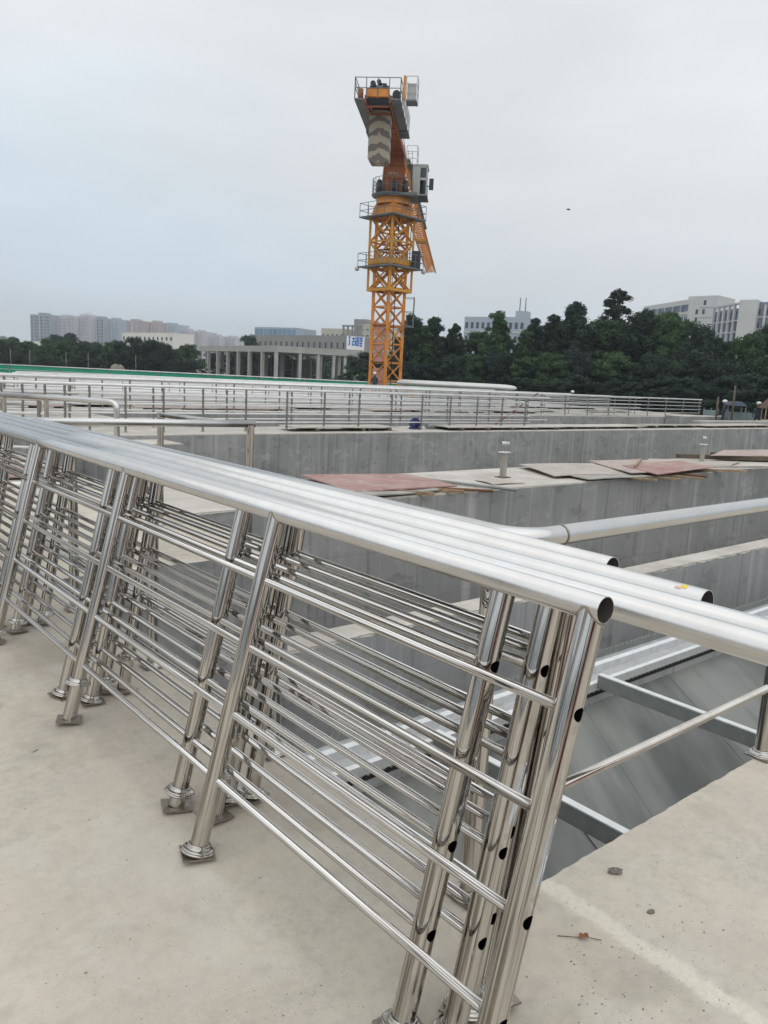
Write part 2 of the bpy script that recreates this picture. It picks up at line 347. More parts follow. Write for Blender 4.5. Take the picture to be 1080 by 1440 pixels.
def leaf_mat(name, a, b):
    m, nt, bs = new_mat(name)
    oi = nt.nodes.new('ShaderNodeObjectInfo')
    n = noise(nt, 0.9, 3, 0.6, kind='pos'); n2 = noise(nt, 7.0, 2, 0.6, kind='pos')
    c = mixc(nt, rng(nt, n, 0.3, 0.7, 0, 1), a, b)
    c = mixc(nt, rng(nt, n2, 0.4, 0.75, 0, 0.6), c, tuple(min(1, x * 1.7) for x in b))
    c = mixc(nt, rng(nt, oi.outputs['Random'], 0, 1, 0, 0.45), c, tuple(x * .55 for x in a))
    nt.links.new(c, bs.inputs['Base Color']); bs.inputs['Roughness'].default_value = 0.75
    bs.inputs['Specular IOR Level'].default_value = 0.2
leaf_mat('leaf_dark', (0.020, 0.038, 0.028), (0.036, 0.064, 0.040))
leaf_mat('leaf_mid', (0.038, 0.074, 0.034), (0.068, 0.125, 0.05))
leaf_mat('leaf_blue', (0.024, 0.042, 0.038), (0.034, 0.055, 0.046))
def camo():
    m, nt, bs = new_mat('counterweight_paint')
    tcn = nt.nodes.new('ShaderNodeTexCoord'); sp = nt.nodes.new('ShaderNodeSeparateXYZ'); nt.links.new(tcn.outputs['Object'], sp.inputs[0])
    ab = nt.nodes.new('ShaderNodeMath'); ab.operation = 'ABSOLUTE'; nt.links.new(sp.outputs[1], ab.inputs[0])
    m1 = nt.nodes.new('ShaderNodeMath'); m1.operation = 'MULTIPLY_ADD'; m1.inputs[1].default_value = 0.55; nt.links.new(ab.outputs[0], m1.inputs[0]); nt.links.new(sp.outputs[2], m1.inputs[2])
    m2 = nt.nodes.new('ShaderNodeMath'); m2.operation = 'MULTIPLY'; m2.inputs[1].default_value = 1.35; nzc = noise(nt, 2.2, 3, 0.6, kind='obj'); ad_ = nt.nodes.new('ShaderNodeMath'); ad_.operation = 'MULTIPLY_ADD'; ad_.inputs[1].default_value = 0.7; nt.links.new(nzc, ad_.inputs[0]); nt.links.new(m1.outputs[0], ad_.inputs[2]); nt.links.new(ad_.outputs[0], m2.inputs[0])
    fr = nt.nodes.new('ShaderNodeMath'); fr.operation = 'FRACT'; nt.links.new(m2.outputs[0], fr.inputs[0])
    st = nt.nodes.new('ShaderNodeMath'); st.operation = 'GREATER_THAN'; st.inputs[1].default_value = 0.52; nt.links.new(fr.outputs[0], st.inputs[0])
    c = mixc(nt, st.outputs[0], (0.36, 0.33, 0.26), (0.15, 0.13, 0.12))
    nt.links.new(c, bs.inputs['Base Color']); bs.inputs['Roughness'].default_value = 0.8
camo()

# ------------------------------------------------------------------ mesh kit
class MB:
    def __init__(s): s.v = []; s.f = []; s.m = []; s.sm = []
    def face(s, idx, mi=0, smooth=False): s.f.append(tuple(idx)); s.m.append(mi); s.sm.append(smooth)
    def hexa(s, p, mi=0, top=None):
        b = len(s.v); s.v += [tuple(q) for q in p]
        for k, q in enumerate(((0, 3, 2, 1), (4, 5, 6, 7), (0, 1, 5, 4), (1, 2, 6, 5), (2, 3, 7, 6), (3, 0, 4, 7))):
            s.face([b + i for i in q], top if (k == 1 and top is not None) else mi)
        return s
    def box(s, x0, x1, y0, y1, z0, z1, mi=0, top=None):
        return s.hexa([(x0, y0, z0), (x1, y0, z0), (x1, y1, z0), (x0, y1, z0), (x0, y0, z1), (x1, y0, z1), (x1, y1, z1), (x0, y1, z1)], mi, top)
    def obox(s, c, ax, ay, az, mi=0, top=None):
        c = Vector(c); ax = Vector(ax); ay = Vector(ay); az = Vector(az)
        P = [c - ax - ay - az, c + ax - ay - az, c + ax + ay - az, c - ax + ay - az, c - ax - ay + az, c + ax - ay + az, c + ax + ay + az, c - ax + ay + az]
        return s.hexa(P, mi, top)
    def bar(s, a, b, w, h=None, mi=0):
        a = Vector(a); b = Vector(b); h = h or w
        d = (b - a); L = d.length; d.normalize()
        up = Vector((0, 0, 1)) if abs(d.z) < 0.9 else Vector((1, 0, 0))
        sx = d.cross(up).normalized(); sz = sx.cross(d)
        return s.obox((a + b) / 2, d * L / 2, sx * w / 2, sz * h / 2, mi)
    def tube(s, pts, r, n=12, caps=True, mi=0, inner=0, imi=1):
        P = [Vector(p) for p in pts]; k = len(P)
        T = []
        for i in range(k):
            t = (P[min(i + 1, k - 1)] - P[max(i - 1, 0)]).normalized(); T.append(t)
        up = Vector((0, 0, 1)) if abs(T[0].z) < 0.9 else Vector((1, 0, 0))
        u = T[0].cross(up).normalized()
        rings = []
        rr = r if isinstance(r, (list, tuple)) else [r] * k
        def ring(i, rad):
            nonlocal u
            u = (u - T[i] * u.dot(T[i])).normalized(); w_ = T[i].cross(u)
            b = len(s.v)
            for j in range(n):
                a = 2 * pi * j / n; q = P[i] + (u * cos(a) + w_ * sin(a)) * rad
                s.v.append(tuple(q))
            return b
        for i in range(k): rings.append(ring(i, rr[i]))
        for i in range(k - 1):
            for j in range(n):
                s.face((rings[i] + j, rings[i] + (j + 1) % n, rings[i + 1] + (j + 1) % n, rings[i + 1] + j), mi, True)
        if inner:
            inn = [ring(i, inner) for i in range(k)]
            for i in range(k - 1):
                for j in range(n):
                    s.face((inn[i] + j, inn[i + 1] + j, inn[i + 1] + (j + 1) % n, inn[i] + (j + 1) % n), imi, True)
            for j in range(n):
                s.face((rings[0] + j, inn[0] + j, inn[0] + (j + 1) % n, rings[0] + (j + 1) % n), mi)
                s.face((rings[-1] + j, rings[-1] + (j + 1) % n, inn[-1] + (j + 1) % n, inn[-1] + j), mi)
        elif caps:
            s.face([rings[0] + j for j in range(n)][::-1], mi); s.face([rings[-1] + j for j in range(n)], mi)
        return s
    def lathe(s, c, prof, n=16, mi=0, axis=(0, 0, 1)):
        ax = Vector(axis).normalized(); up = Vector((1, 0, 0)) if abs(ax.x) < .9 else Vector((0, 1, 0))
        u = ax.cross(up).normalized(); w_ = ax.cross(u); c = Vector(c); rs = []
        for (r, z) in prof:
            rs.append(len(s.v))
            for j in range(n):
                a = 2 * pi * j / n; s.v.append(tuple(c + ax * z + (u * cos(a) + w_ * sin(a)) * max(r, 1e-5)))
        for i in range(len(rs) - 1):
            for j in range(n): s.face((rs[i] + j, rs[i + 1] + j, rs[i + 1] + (j + 1) % n, rs[i] + (j + 1) % n), mi, True)
        return s
    def prism(s, poly, z0, z1, mi=0, top=None):
        b = len(s.v); n = len(poly)
        for z in (z0, z1): s.v += [(p[0], p[1], z) for p in poly]
        s.face([b + i for i in range(n)][::-1], mi); s.face([b + n + i for i in range(n)], mi if top is None else top)
        for i in range(n): s.face((b + i, b + (i + 1) % n, b + n + (i + 1) % n, b + n + i), mi)
        return s
    def ball(s, c, r, n=10, m=7, mi=0, sc=(1, 1, 1), jit=0.0, rnd=None):
        b = len(s.v); c = Vector(c)
        for i in range(m + 1):
            th = pi * i / m
            for j in range(n):
                a = 2 * pi * j / n; k = 1 + (rnd.uniform(-jit, jit) if rnd else 0)
                s.v.append((c.x + r * sc[0] * k * sin(th) * cos(a), c.y + r * sc[1] * k * sin(th) * sin(a), c.z + r * sc[2] * k * cos(th)))
        for i in range(m):
            for j in range(n): s.face((b + i * n + j, b + (i + 1) * n + j, b + (i + 1) * n + (j + 1) % n, b + i * n + (j + 1) % n), mi, True)
        return s
    def mesh(s, name, mats):
        me = bpy.data.meshes.new(name); me.from_pydata(s.v, [], s.f)
        for m in ([mats] if isinstance(mats, str) else mats): me.materials.append(MATS[m])
        me.polygons.foreach_set('material_index', s.m); me.polygons.foreach_set('use_smooth', s.sm); me.update()
        return me
    def build(s, name, mats, parent=None, loc=None, rot=None):
        return link(name, s.mesh(name, mats), parent, loc, rot)
def link(name, me, parent=None, loc=None, rot=None):
    o = bpy.data.objects.new(name, me); C.objects.link(o)
    if parent: o.parent = parent
    if loc is not None: o.location = loc
    if rot is not None: o.rotation_euler = rot
    return o
def tag(o, label=None, cat=None, group=None, kind=None):
    if label: o['label'] = label
    if cat: o['category'] = cat
    if group: o['group'] = group
    if kind: o['kind'] = kind
    return o
def thing(name, label, cat, loc=(0, 0, 0), rot=(0, 0, 0), group=None):
    o = bpy.data.objects.new(name, None); C.objects.link(o); o.location = loc; o.rotation_euler = rot; o.empty_display_size = 0.2
    return tag(o, label, cat, group)
def copy_tree(o, parent=None):
    c = o.copy(); C.objects.link(c)
    if parent: c.parent = parent
    for ch in o.children: copy_tree(ch, c)
    return c
def jitter_line(a, b, step, j, rnd):
    n = max(1, int((Vector(b) - Vector(a)).length / step)); o = []
    d = (Vector(b) - Vector(a)); nrm = Vector((-d.y, d.x)).normalized()
    for i in range(n):
        t = i / n; q = Vector(a) + d * t + nrm * (rnd.uniform(-j, j) if i else 0)
        o.append((q.x, q.y))
    return o
rd = random.Random(3)

# bearings of far things: horizontal direction seen d metres ahead
def bear(px, d):
    hy = 481 + .0495 * (px + 412)
    v = R3 @ Vector(((px - 540) / FPX, (hy - 720) / FPX, 1.0))
    return Vector((v.x * d, v.y * d))
def hgt(px, py, d):
    hy = 481 + .0495 * (px + 412)
    v = R3 @ Vector(((px - 540) / FPX, (py - 720) / FPX, 1.0)); h = R3 @ Vector(((px - 540) / FPX, (hy - 720) / FPX, 1.0))
    return EYE + v.z * d * hypot(h.x, h.y) / hypot(v.x, v.y)

# ------------------------------------------------------------------ ground, deck, tank walls
EX, EY = 1.80, 1.42           # corner of the near tank
g = MB(); g.box(-1500, 2600, -400, 3200, -4.9, -4.8)
G = []
# terrain: sheet with the works cut out of it
gb = MB()
works = [(-60, -40), (50, -40), (50, 25.3), (52, 38), (60, 62), (76, 83), (26, 106), (-60, 140)]
outer = [(-1500, -1500), (3200, -1500), (3200, 0), (3200, 700), (3200, 3200), (1500, 3200), (300, 3200), (-1500, 3200)]
b = 0
gb.v = [(p[0], p[1], -0.66) for p in works] + [(p[0], p[1], -0.66) for p in outer]
order_w = [0, 1, 2, 3, 4, 5, 6, 7]; n = 8
for i in range(n):
    j = (i + 1) % n; gb.face((i, 8 + i, 8 + j, j))
tag(gb.build('ground', 'far_ground'), kind='structure')

dk = MB()
edge = jitter_line((EX, EY), (12, EY), 0.035, 0.0035, rd)
# near deck, with a slightly chipped, chamfered lip above the tank
top_in = [(p[0], p[1] - 0.012) for p in edge]
dk.prism([(-60, -40), (50, -40), (50, EY), (12, EY)] + edge[::-1], -5, -0.012, 0, 1)
n0 = len(dk.v)
poly = [(-60, -40), (50, -40), (50, EY - .01), (12, EY - .012)] + [(p[0], p[1]) for p in top_in[::-1]] + [(-60, EY - .012)]
dk.v += [(p[0], p[1], 0.0) for p in poly]; dk.face([n0 + i for i in range(len(poly))], 1)
m0 = len(dk.v); E2 = [(p[0], p[1], -0.012) for p in edge] + [(12, EY, -0.012)]; T2 = [(p[0], p[1], 0.0) for p in top_in] + [(12, EY - .012, 0.0)]
dk.v += E2 + T2
for i in range(len(E2) - 1): dk.face((m0 + i, m0 + i + 1, m0 + len(E2) + i + 1, m0 + len(E2) + i), 1)
dk.box(-60, EX, EY - .012, 17.3, -5, 0.0, 0, 1)
dk.box(EX + .0005, 3.9, 5.85, 17.3, -5, 0.0, 0, 1)
tag(dk.build('deck', ['wall_concrete', 'deck_concrete']), kind='structure')
far = MB()
far.box(-60, 9.0, 19.5, 25.3, -5, -0.002, 0, 1)
far.prism([(-60, 25.3), (50, 25.3), (52, 38), (60, 62), (76, 83), (26, 106), (-60, 140)], -5, -0.002, 0, 1)
tag(far.build('works_yard', ['wall_concrete', 'yard_ground']), kind='structure')
fl = MB(); fl.box(EX, 50, EY, 25.3, -5.2, -4.6)
tag(fl.build('tank_floor', 'tank_concrete'), kind='structure')

def wall_thing(label, x0, x1, y0, y1, z1, z0=-5, name='tank_wall', jit=0.012, mats=('wall_concrete', 'wall_top_concrete')):
    m = MB(); f_ = jitter_line((x0, y0), (min(x1, x0 + 16), y0), 0.09, jit, rd)
    zt = z1 - 0.02
    m.prism(f_ + [(x1, y0), (x1, y1), (x0, y1)], z0, zt, 0, 1)
    f2 = jitter_line((x0, y0 + .015), (min(x1, x0 + 16), y0 + .015), 0.09, jit, rd)
    m.prism(f2 + [(x1, y0 + .01), (x1, y1 - .01), (x0, y1 - .01)], zt, z1, 1, 1)
    return tag(m.build(name, list(mats)), label, 'wall')
wall_thing('thick grey concrete tank wall with red and pale boards lying on its top', 3.9, 50, 7.9, 9.85, 0)
wall_thing('long streaked concrete tank wall carrying the steel railing and small blue motor', -60, 50, 17.3, 19.5, 0)
wall_thing('thin low concrete wall with bright top between trough and thick tank wall', EX, 50, 5.93, 6.30, -1.0, jit=0.02, mats=('wall_light', 'wall_top_concrete'))
wall_thing('short concrete pier block against the streaked wall behind the corner handrail', 6.1, 7.9, 16.2, 17.3, -0.1)
wall_thing('stepped pale concrete upstand along the far edge of the wall near the end of railing', 35.5, 50, 19.0, 19.45, 0.22, 0.0)
wall_thing('raised pale concrete kerb block by the blue grey site fence', 43, 50, 24.2, 25.28, 0.12, -5)

# sloping tank slab built of cast strips with recessed joints
sl_ = MB()
ang = 0.158
def slab_z(y): return -1.28 + ang * (y - 3.9)
edges = [3.9, 5.05, 6.5, 8.4, 10.8, 14, 19, 26, 36]
sk = 0.69
y0s, y1s = 0.0, 4.6
for i in range(len(edges) - 1):
    a, b_ = edges[i] + 0.003, edges[i + 1] - 0.003; dz = rd.uniform(-0.006, 0.006)
    pts = []
    for zz in (-0.25, 0):
        for (x, y) in ((a + sk * (y0s - 2.8), y0s), (b_ + sk * (y0s - 2.8), y0s), (b_ + sk * (y1s - 2.8), y1s), (a + sk * (y1s - 2.8), y1s)):
            pts.append((max(x, 3.2), y, slab_z(y) + zz + dz))
    sl_.hexa(pts)
sl_.hexa([(3.2, y0s, slab_z(y0s) - .3), (60, y0s, slab_z(y0s) - .3), (60, y1s, slab_z(y1s) - .3), (3.2, y1s, slab_z(y1s) - .3),
          (3.2, y0s, slab_z(y0s) - .012), (60, y0s, slab_z(y0s) - .012), (60, y1s, slab_z(y1s) - .012), (3.2, y1s, slab_z(y1s) - .012)])
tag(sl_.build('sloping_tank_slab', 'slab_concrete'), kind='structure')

# collecting channel with notched weirs
ch = thing('collecting_channel', 'concrete collecting channel with notched steel weir plates crossing the tank', 'channel', (EX, 4.2, -1.1))
m = MB(); m.box(0, 48, -.26, .30, -.24, -.02); m.build('beam', 'wall_light', ch)
m = MB(); m.box(0, 48, -.275, -.225, .015, .027); m.box(0, 48, -.275, -.269, -.05, .015); m.build('front_lip', 'galvanised', ch)
m = MB(); m.box(0, 48, -.03, .035, .03, .042); m.box(0, 48, -.03, -.024, -.02, .03); m.build('middle_lip', 'galvanised', ch)
def notched(x0, x1, y, zb, zt, pitch, depth, th=0.006):
    m = MB(); x = x0
    while x < x1:
        a, c_, b_ = x, x + pitch / 2, x + pitch
        bb = len(m.v)
        for yy in (y, y + th):
            m.v += [(a, yy, zb), (b_, yy, zb), (b_, yy, zt - depth), (c_, yy, zt), (a, yy, zt - depth)]
        m.face((bb, bb + 1, bb + 2, bb + 3, bb + 4)); m.face((bb + 9, bb + 8, bb + 7, bb + 6, bb + 5))
        m.face((bb + 2, bb + 7, bb + 8, bb + 3)); m.face((bb + 3, bb + 8, bb + 9, bb + 4))
        x += pitch
    return m
notched(0, 26, .19, -.02, .07, 0.07, 0.032).build('notched_weir', 'galvanised_dull', ch)
notched(0, 26, -.266, -.10, -.055, 0.07, 0.022).build('notched_weir', 'tube_inside', ch)  # near-black toothed strip, painting the jagged shade under the front lip
# steel cross troughs
for k, x in enumerate((3.97, 6.05, 9.4, 13.2)):
    lab = ['bright steel cross trough meeting the deck edge beside the loose stone', 'bright steel cross trough ending under the standing railing post',
           'steel cross trough past the standing railing post, second along the tank', 'steel cross trough past the standing railing post, third along the tank'][k]
    t = thing('steel_trough', lab, 'trough', (x, 1.43, -1.0), group='steel troughs across the near tank')
    L_ = 3.93 - 1.43
    m = MB(); m.box(-.03, .03, 0, L_, -.006, .004); m.build('flange', 'white_paint' if False else 'galvanised', t)
    m = MB(); m.hexa([(-.03, 0, -.12), (-.024, 0, -.12), (-.024, L_, -.12), (-.03, L_, -.12), (-.03, 0, -.006), (-.024, 0, -.006), (-.024, L_, -.006), (-.03, L_, -.006)]); m.box(-.03, .05, 0, L_, -.125, -.119); m.build('web', 'galvanised_dull', t)

# ------------------------------------------------------------------ loose railing panels leaning on the finished railing
RS = (0.255, 0.481, 0.707, 0.933)     # rail heights
HT = 1.16
HR, PR, RR = 0.0300, 0.0305, 0.0125
def cover(z, n=20):
    return [(.0312, z + .024), (.035, z + .024), (.0365, z + .021), (.037, z + .013), (.041, z + .011), (.050, z + .0105), (.0525, z + .008), (.0525, z), (.0315, z)]
def saddle(m, z0, dz=0.0):
    for i, v in enumerate(m.v):
        if v[2] > z0:
            m.v[i] = (v[0], v[1], v[2] + (HR - sqrt(max(HR * HR - v[0] * v[0], 0.0))) * .92 + dz)
post_mb = MB(); post_mb.tube([(0, 0, .006), (0, 0, HT - HR + .003)], PR, 24, False, 0)
post_mb.lathe((0, 0, HT - HR - .004), [(.0304, 0), (.0318, .002), (.0318, .005), (.030, .007)], 24, 1)
saddle(post_mb, 1.0)
POST = post_mb.mesh('post', ['post_steel', 'weld'])
mb = MB(); mb.box(-.052, .052, -.052, .052, 0, .006); PLATE = mb.mesh('base_plate', 'weld')
mb = MB(); mb.lathe((0, 0, 0), cover(0), 24); mb.lathe((0, 0, 0), [(.050, .004), (.0555, .003), (.0565, .000), (.0555, -.003), (.05, -.003)], 24); COVER = mb.mesh('cover_ring', 'polished_steel')

def drilled_post():
    m = MB(); m.tube([(0, 0, .006), (0, 0, HT - HR + .003)], PR, 32, False, 0, inner=PR - .0018, imi=2)
    m.lathe((0, 0, HT - HR - .004), [(.0304, 0), (.0318, .002), (.0318, .005), (.030, .007)], 24, 1)
    saddle(m, 1.0)
    o = m.build('post', ['post_steel', 'weld', 'tube_inside'])
    c_ = MB()
    for s_ in RS: c_.tube([(0, -.06, s_), (0, 0.0, s_)], .0158, 20, True, 0)
    co = c_.build('cutter', ['tube_inside'])
    md = o.modifiers.new('cut', 'BOOLEAN'); md.operation = 'DIFFERENCE'; md.object = co; md.solver = 'EXACT'
    dg = bpy.context.evaluated_depsgraph_get(); dg.update()
    me = bpy.data.meshes.new_from_object(o.evaluated_get(dg))
    bpy.data.objects.remove(o); bpy.data.objects.remove(co)
    nr = []
    for p in me.polygons:
        c_ = p.center; rad = Vector((c_.x, c_.y, 0)); rl = rad.length
        outer = rl > PR - .0012 and p.normal.dot(rad / max(rl, 1e-6)) > .9 and abs(p.normal.z) < .2
        for li in p.loop_indices:
            v = me.vertices[me.loops[li].vertex_index].co
            nr.append(Vector((v.x, v.y, 0)).normalized() if outer else Vector(p.normal))
    me.polygons.foreach_set('use_smooth', [True] * len(me.polygons))
    me.normals_split_custom_set(nr)
    return me
DRILLED = drilled_post()

PANELS = [  # x foot, sin lean, y first post, y handrail end, far end, foot lift, label
    (1.120, .246, 0.945, 0.915, 7.4, .012, 'outermost leaning railing panel, its open handrail end cut just past the drilled end post'),
    (1.196, .2345, 1.240, -0.35, 7.7, .006, 'second leaning railing panel in from the walkway, its long handrail running past the others'),
    (1.274, .2207, 1.140, -0.55, 7.3, .012, 'third leaning railing panel in from the walkway, long handrail touching the one with the sticker'),
    (1.360, .1965, 1.180, 0.790, 7.6, .018, 'leaning railing panel whose handrail has a yellow sticker by its open end'),
    (1.445, .1735, 1.160, 1.065, 7.5, .021, 'innermost leaning railing panel, its handrail end ending first against the finished railing'),
]
rp = random.Random(5)
for k, (xf, sn, yp, ye, yf, zf, lab) in enumerate(PANELS):
    th = math.asin(sn)
    t = thing('railing_panel', lab, 'railing', (xf, 0, zf), (0, th, 0), 'loose railing panels leaning in a stack')
    m = MB(); m.tube([(0, ye, HT), (0, yf, HT)], HR, 40, False, 0, inner=HR - .0016, imi=1)
    m.build('handrail', ['handrail_steel', 'tube_inside'], t)
    if k == 3:
        hr = t.children[0]
        s_ = MB()
        for (a0, a1, ya, yb, mi) in ((1.95, 2.35, ye + .040, ye + .056, 0), (2.25, 2.5, ye + .050, ye + .064, 1)):
            for i in range(6):
                b0 = len(s_.v)
                for aa in (a0 + (a1 - a0) * i / 6, a0 + (a1 - a0) * (i + 1) / 6):
                    for yy in (ya, yb): s_.v.append(((HR + .0005 + .0003 * mi) * cos(aa), yy, HT + (HR + .0005 + .0003 * mi) * sin(aa)))
                s_.face((b0, b0 + 2, b0 + 3, b0 + 1), mi)
        s_.build('sticker', ['sticker_yellow', 'sticker_red'], hr)
    for s_ in RS:
        m = MB(); m.tube([(0, yp + .024, s_), (0, yf - .1, s_)], RR, 14, True); m.build('rail', 'rail_steel', t)
    y = yp; i = 0
    while y < yf:
        p = link('post', DRILLED if i == 0 else POST, t, (0, y, 0), (0, 0, rp.uniform(-.03, .03) if i else 0))
        pl = link('base_plate', PLATE, p, (0, 0, 0), (rp.uniform(-.05, .05), -th * .6 + rp.uniform(-.05, .05), rp.uniform(-.4, .4)))
        up = rp.choice((.008, .008, .009, .05, .05, .16))
        if k == 0 and i == 1: up = .010
        if k == 0 and i == 2: up = .17
        if k == 1 and i == 1: up = .055
        link('cover_ring', COVER, p, (0, 0, up), (rp.uniform(-.06, .06), rp.uniform(-.06, .06), 0))
        y += 1.236 + (rp.uniform(-.03, .03) if k else 0); i += 1

# ------------------------------------------------------------------ finished railing round the near tank corner
fr = thing('corner_railing', 'finished steel railing with rounded corner standing along the tank edge behind the stack', 'railing', (1.706, 1.40, 0.004))
m = MB(); arc = []
rc = 0.11
yc = 0.0
arc.append((0, 13 - 8.6, HT))
for i in range(0, 11):
    a = pi - (pi / 2) * i / 10 * 1.0
    arc.append((rc + rc * cos(pi + (pi / 2) * i / 10), rc + yc - 0 + rc * sin(pi + (pi / 2) * i / 10) * 1.0, HT))
arc = [(0, 4.38, HT)] + arc[1:] + [(14, 0, HT)]
m.tube(arc, HR, 28, True); m.build('handrail', 'handrail_steel', fr)
m = MB(); m.lathe((.175, 0, HT), [(.0315, -.004), (.0332, -.001), (.0332, .001), (.0315, .004)], 24, 0, (1, 0, 0)); m.build('weld_seam', 'weld', fr.children[0])
m = MB(); m.tube([(0, 0.1, .325), (0, 4.38, .325)], .0165, 12); m.build('rail', 'polished_steel', fr)
m = MB(); m.tube([(0.05, 0, .325), (14, 0, .325)], .0165, 14); m.build('rail', 'polished_steel', fr)
for (x, y) in [(0, .1), (0, 1.25), (0, 2.45), (0, 3.65), (1.70, 0), (3.4, 0), (5.1, 0), (6.8, 0), (8.5, 0)]:
    if (x, y) == (1.70, 0) : x = 1.78
    p = link('post', POST, fr, (x, y, 0)); link('base_plate', PLATE, p); link('cover_ring', COVER, p, (0, 0, .008))

# ------------------------------------------------------------------ standing railings further off
FPOST = {}
def far_railing(label, p0, p1, h, posts, rails=(0.24, .46, .68, .90), name='steel_railing', pr=.029, rr=.020, hr=.038, group='finished railings along the tank walls', z=0.0, mat='far_steel', spacing=1.8):
    p0 = Vector(p0); p1 = Vector(p1); d = (p1 - p0); L_ = d.length; a = math.atan2(d.y, d.x)
    t = thing(name, label, 'railing', (p0.x, p0.y, z), (0, 0, a), group)
    m = MB(); m.tube([(-.05, 0, h), (L_ + .05, 0, h)], hr, 10); m.build('handrail', mat, t)
    for s_ in rails:
        m = MB(); m.tube([(0, 0, s_ * h / 1.1), (L_, 0, s_ * h / 1.1)], rr, 6); m.build('rail', mat, t)
    key = (round(h, 2), pr, mat)
    if key not in FPOST:
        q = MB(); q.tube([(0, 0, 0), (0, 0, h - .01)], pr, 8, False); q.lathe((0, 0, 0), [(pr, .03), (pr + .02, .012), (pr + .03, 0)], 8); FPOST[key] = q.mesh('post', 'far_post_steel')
    if posts is None:
        posts = [i * spacing for i in range(int(L_ / spacing) + 1)]
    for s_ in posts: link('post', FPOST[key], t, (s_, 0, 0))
    return t
# platform corner railing near the stack
pr_ = thing('platform_railing', 'short thick steel handrail with square end post on the platform behind the stack', 'railing', (3.5, 5.88, 0))
m = MB(); m.tube([(-1.75, .30, HT - .02), (.02, 0, HT - .02)], HR, 18); m.build('handrail', 'handrail_steel', pr_)
m = MB(); m.tube([(-.05, .05, HT - .03), (-.12, 1.58, HT - .05)], .024, 14); m.build('side_rail', 'polished_steel', pr_)
for (x, y) in ((-.02, 0), (-.12, 1.56)):
    q = MB(); q.tube([(0, 0, 0), (0, 0, HT - .03)], .033, 18, False); p = q.build('post', 'polished_steel', pr_, (x, y, 0)); link('cover_ring', COVER, p, (0, 0, .004))
br = thing('bent_railing', 'steel handrail bending down in a round elbow to its end post', 'railing', (3.6, 9.1, 0))
m = MB(); pts = [(-.9, 1.45, HT - .02), (-.3, .72, HT - .02), (-.05, .08, HT - .02)]
for i in range(1, 7):
    a = (pi / 2) * i / 6; pts.append((-.05 + .05 * sin(a), .08 - .07 * sin(a), HT - .02 - .07 * (1 - cos(a))))
pts.append((0, 0, 0.0))
m.tube(pts, .034, 14); m.build('handrail', 'handrail_steel', br)
for (x, y) in ((-.5, .95), (-.86, 1.4)):
    q = MB(); q.tube([(0, 0, 0), (0, 0, HT - .04)], .026, 12, False); q.build('post', 'polished_steel', br, (x, y, 0))
far_railing('steel railing standing on the platform at the rim of the tank, beyond the elbow handrail', (2.2, 11.5), (3.3, 10.6), 1.1, [0, .6, 1.3], group='finished railings along the tank walls')

def xat(px, y):     # position along a row parallel to the tank walls, seen under bearing px
    b_ = bear(px, 1.0); return b_.x / b_.y * y
yA = 18.0
pA = [xat(p, yA) for p in (-120, -60, 0, 30, 62, 90, 125, 176, 230, 286, 347, 405, 458, 507, 553, 596, 636, 674, 709, 742)]
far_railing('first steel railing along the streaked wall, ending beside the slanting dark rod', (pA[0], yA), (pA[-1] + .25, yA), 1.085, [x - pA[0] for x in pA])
yB = 25.75
xB0, xB1 = xat(-100, yB), xat(988, yB)
far_railing('long steel railing behind the water channel, ending at the blue grey fence', (xB0, yB), (xB1, yB), 1.07, None, spacing=1.95)
far_railing('steel railing on the rear edge of the streaked wall behind the blue motor', (4.4, 19.35), (24.5, 19.35), 1.05, None, spacing=2.1)
for (y, x0, x1, lab, sp) in ((33.0, 9, 44, 'steel railing fourth in line beyond the water channel', 2.3), (36.2, 10, 40, 'steel railing fifth in line beyond the water channel', 2.3), (27.6, 6, 44, 'steel railing second in line beyond the water channel', 2.2), (30.5, 8, 45, 'steel railing third in line beyond the water channel', 2.3)):
    far_railing(lab, (x0, y), (x1, y), 1.0, None, spacing=sp)
rk2 = random.Random(14)
for i, y in enumerate((29.0, 32.2, 34.0, 36.5, 38.2, 41.0, 44.5, 48.0, 52.0, 57.0, 62.0, 68.0)):
    x0 = rk2.uniform(7, 12); x1 = min(48, xat(rk2.uniform(560, 740), y)); hk = rk2.uniform(.16, .36)
    m = MB(); m.box(0, x1 - x0, 0, .35, 0, hk, 0, 1)
    tag(m.build('kerb_wall', ['wall_concrete', 'yard_ground'], None, (x0, y, -.002)), 'low pale topped kerb wall running across the yard between the far railings', 'wall', 'low kerb walls across the yard')
    m = MB(); m.tube([(0, 0, 0), ((x1 - x0) * rk2.uniform(.5, .9), 0, 0)], .06, 8)
    tag(m.build('steel_pipe', 'far_steel', None, (x0 + rk2.uniform(0, 4), y - .6, .30)), 'long bright steel pipe laid out along the yard between the far railings', 'pipe', 'steel pipes laid across the yard')
sr = MB(); a_ = xat(757, 24.2); c2_ = xat(701, 18.6)
sr.tube([(c2_, 18.6, .12), (a_, 24.2, 1.12)], .035, 8)
tag(sr.build('slanting_rod', 'rusty_pipe'), 'dark rod leaning up at a slant across the end of the first railing', 'rod')

# green netted railing at the far side of the works
gp0, gp1 = bear(-60, 80), bear(625, 84)
gt = far_railing('long far railing hung with green netting at the edge of the works', gp0, gp1, .84, None, rails=(0.5,), name='netted_railing', pr=.05, rr=.03, hr=.05, group=None, z=-.002, spacing=5)
Lg = (gp1 - gp0).length; nx = 0; kk = 0
while nx < Lg:
    w_ = 5 - .05; m = MB(); bb = 0
    zt = .76 + rd.uniform(-.05, .03)
    m.box(nx + .05, nx + w_, .06, .075, .02, zt); m.build('net_panel', 'net_green', gt); nx += 5

